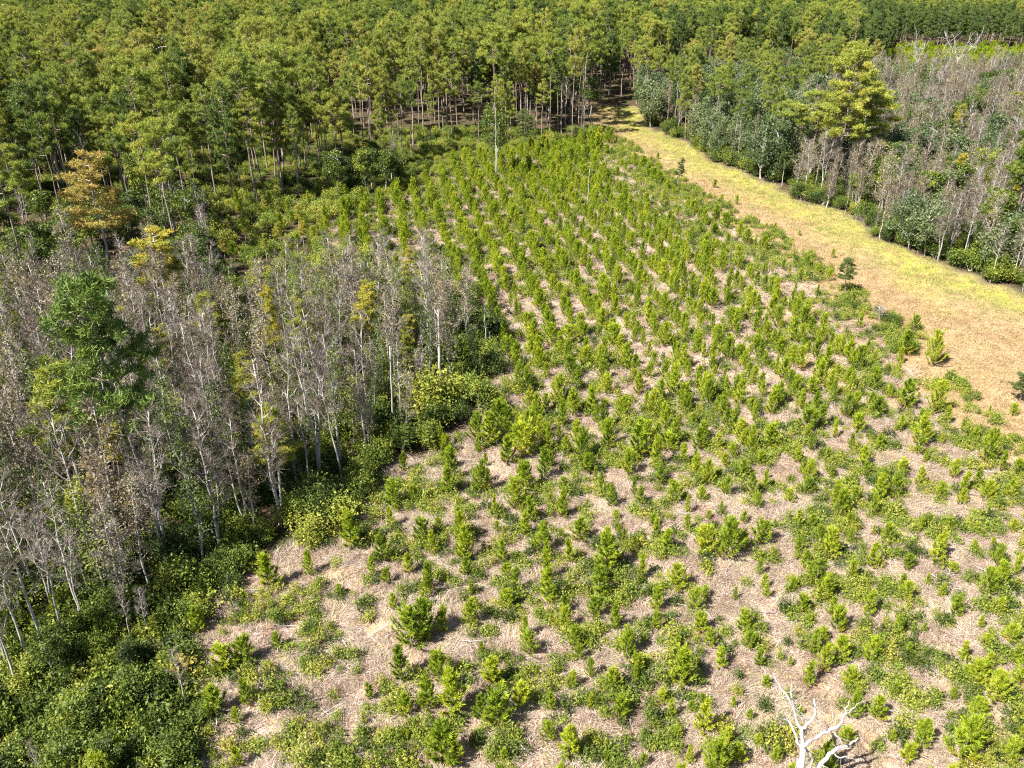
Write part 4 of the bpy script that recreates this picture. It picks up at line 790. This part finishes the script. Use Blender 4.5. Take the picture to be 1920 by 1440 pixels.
# fallen logs, dead brush
def log(x0, y0, x1, y1, r, label):
    p0, p1 = at(x0, y0), at(x1, y1); m = MB(); q = np.linspace(0, 1, 6)[:, None]; P = (p1 - p0) * q; P[:, 2] += r * .9 + gz(p0[0] + P[:, 0], p0[1] + P[:, 1]); tube(m, P, np.linspace(r, r * .7, 6), 7)
    for k in range(3): tube(m, [P[k + 1], P[k + 1] + np.array([.1, .2, .35]) * (1 + k * .4)], [r * .3, .01], 4)
    tagged('fallen_log', m.mesh('fallen_log', M_DEAD, True), (p0[0], p0[1], 0), label, 'log')
log(372, 1096, 432, 1082, .16, 'pale fallen log lying at the edge of the wood, lower left')
log(720, 560, 775, 600, .07, 'thin fallen pole leaning among the grey trees right of centre wood')
for i, (x, y, s_) in enumerate([(1618, 415, 1.5), (1640, 425, 1.7), (1665, 430, 1.2), (1500, 372, 1.0), (1690, 440, 1.2)]):
    p = at(x, y); rg = np.random.default_rng(300 + i); m = MB(); n = 260; u = nrm(rg.normal(size=(n, 3)) * [1, 1, .6] + [0, 0, .5]); spikes(m, rg.normal(0, .5, (n, 3)) * [1, 1, .2] * s_, u, rg.uniform(.6, 1.6, n) * s_, .05, rg)
    tagged('brush_pile', m.mesh('brush_pile', M_TWIG), (p[0], p[1], .1), ['grey dead brush heap, leftmost at the border of the right wood', 'grey dead brush heap, largest at the border of the right wood', 'grey dead brush heap right of the largest one at the wood border', 'grey dead brush below the tall olive pine', 'grey dead brush heap farthest right at the wood border'][i], 'brush pile', 'dead brush at the right wood border')

# ------------------------------------------------------------------ labels that say where each plant stands
LM = [(1505, 1350, 'the white dead tree at bottom right'), (402, 1090, 'the pale fallen log'), (347, 1245, 'the small orange sapling'), (170, 330, 'the layered orange cypress'), (310, 460, 'the flat yellow cypress'),
  (200, 590, 'the tall green pine in the grey wood'), (105, 720, 'the yellow cypress at the left edge'), (195, 870, 'the small orange cypress in the grey wood'), (740, 720, 'the slim white snag'), (827, 640, 'the thick grey snag'),
  (912, 610, 'the thin white snag at the wood corner'), (805, 720, 'the tall yellow green bush'), (1035, 625, 'the dark pine clump mid plantation'), (1102, 345, 'the white pole in the back rows'), (1158, 417, 'the stout pale snag'),
  (930, 240, 'the dark bushy tree behind the plantation'), (800, 305, 'the round dark shrub at the back'), (1557, 180, 'the tallest olive pine'), (1780, 90, 'the large white dead tree at top right'), (1706, 100, 'the twisted white dead tree at top right'),
  (1900, 240, 'the dark pine at the right edge'), (1583, 520, 'the small dark pine with white stem'), (1748, 650, 'the lone dense pine on the tan grass'), (1530, 495, 'the short line of four small pines'), (1270, 325, 'the spindly leaning young tree'),
  (1658, 590, 'the bush pair on the tan grass'), (1640, 400, 'the grey brush heaps'), (1913, 720, 'the small pine cut by the right edge'), (600, 740, 'the pale spreading leafless tree'), (555, 985, 'the straw clearing by the wood'),
  (1130, 215, 'the far end of the grass strip'), (0, 0, 'the top left corner'), (1920, 0, 'the top right corner'), (0, 1440, 'the bottom left corner'), (1920, 1440, 'the bottom right corner'), (960, 1440, 'the middle of the bottom edge'),
  (960, 0, 'the middle of the top edge'), (0, 1000, 'the left edge below its middle'), (1920, 1050, 'the right edge below its middle'), (370, 1440, 'the thicket at the bottom edge'), (1250, 900, 'the open straw right of centre'), (960, 720, 'the exact centre of the photo'),
  (480, 0, 'the top edge left of middle'), (1440, 0, 'the top edge right of middle'), (700, 1200, 'the straw below the wood corner'), (1250, 1200, 'the lower middle of the plantation'), (1640, 1000, 'the lower right of the plantation'), (550, 130, 'the olive yellow crowns at top left'),
  (530, 560, 'the yellow tinged cypress pair'), (20, 400, 'the left edge beside the tall pines'), (700, 200, 'the trunks at the stand front'), (1350, 250, 'the grey green trees by the strip'), (1800, 300, 'the middle of the brown wood'), (1880, 480, 'the shrubby wood border at right')]
ORD = ['', 'second ', 'third ', 'fourth ', 'fifth ', 'sixth ', 'seventh ', 'eighth ', 'ninth ', 'tenth ', 'eleventh ', 'twelfth ', 'thirteenth ', 'fourteenth ', 'fifteenth ', 'sixteenth ', 'seventeenth ', 'eighteenth ', 'nineteenth ', 'twentieth ']
DIRS = ['right of', 'above and right of', 'above', 'above and left of', 'left of', 'below and left of', 'below', 'below and right of']
buck = {}
for e, p, H, lab, nm in THINGS:
    if lab: continue
    a, b = proj(p[0], p[1], p[2] + H * (.5 if H < 5 else .8)); a, b = float(np.clip(a, 0, 1920)), float(np.clip(b, 0, 1440))
    d, x, y, t = min((math.hypot(a - x, b - y), x, y, t) for x, y, t in LM)
    k = int(round(math.atan2(y - b, a - x) / (math.pi / 4))) % 8
    sz = ''
    if 'young' in nm: sz = 'small ' if H < 1.8 else 'tall ' if H > 3.0 else ''
    elif 'shrub' in nm: sz = 'low ' if H < 2 else 'big ' if H > 3 else ''
    buck.setdefault((sz + nm, DIRS[k], t), []).append((d, e))
for (nm, dr, t), l in buck.items():
    for i, (d, e) in enumerate(sorted(l, key=lambda q: q[0])):
        e['label'] = ('%s%s %s %s' % (ORD[i] if i < 20 else 'more distant ', nm, dr, t)) if i else 'nearest %s %s %s' % (nm, dr, t)
print('things', len(THINGS))
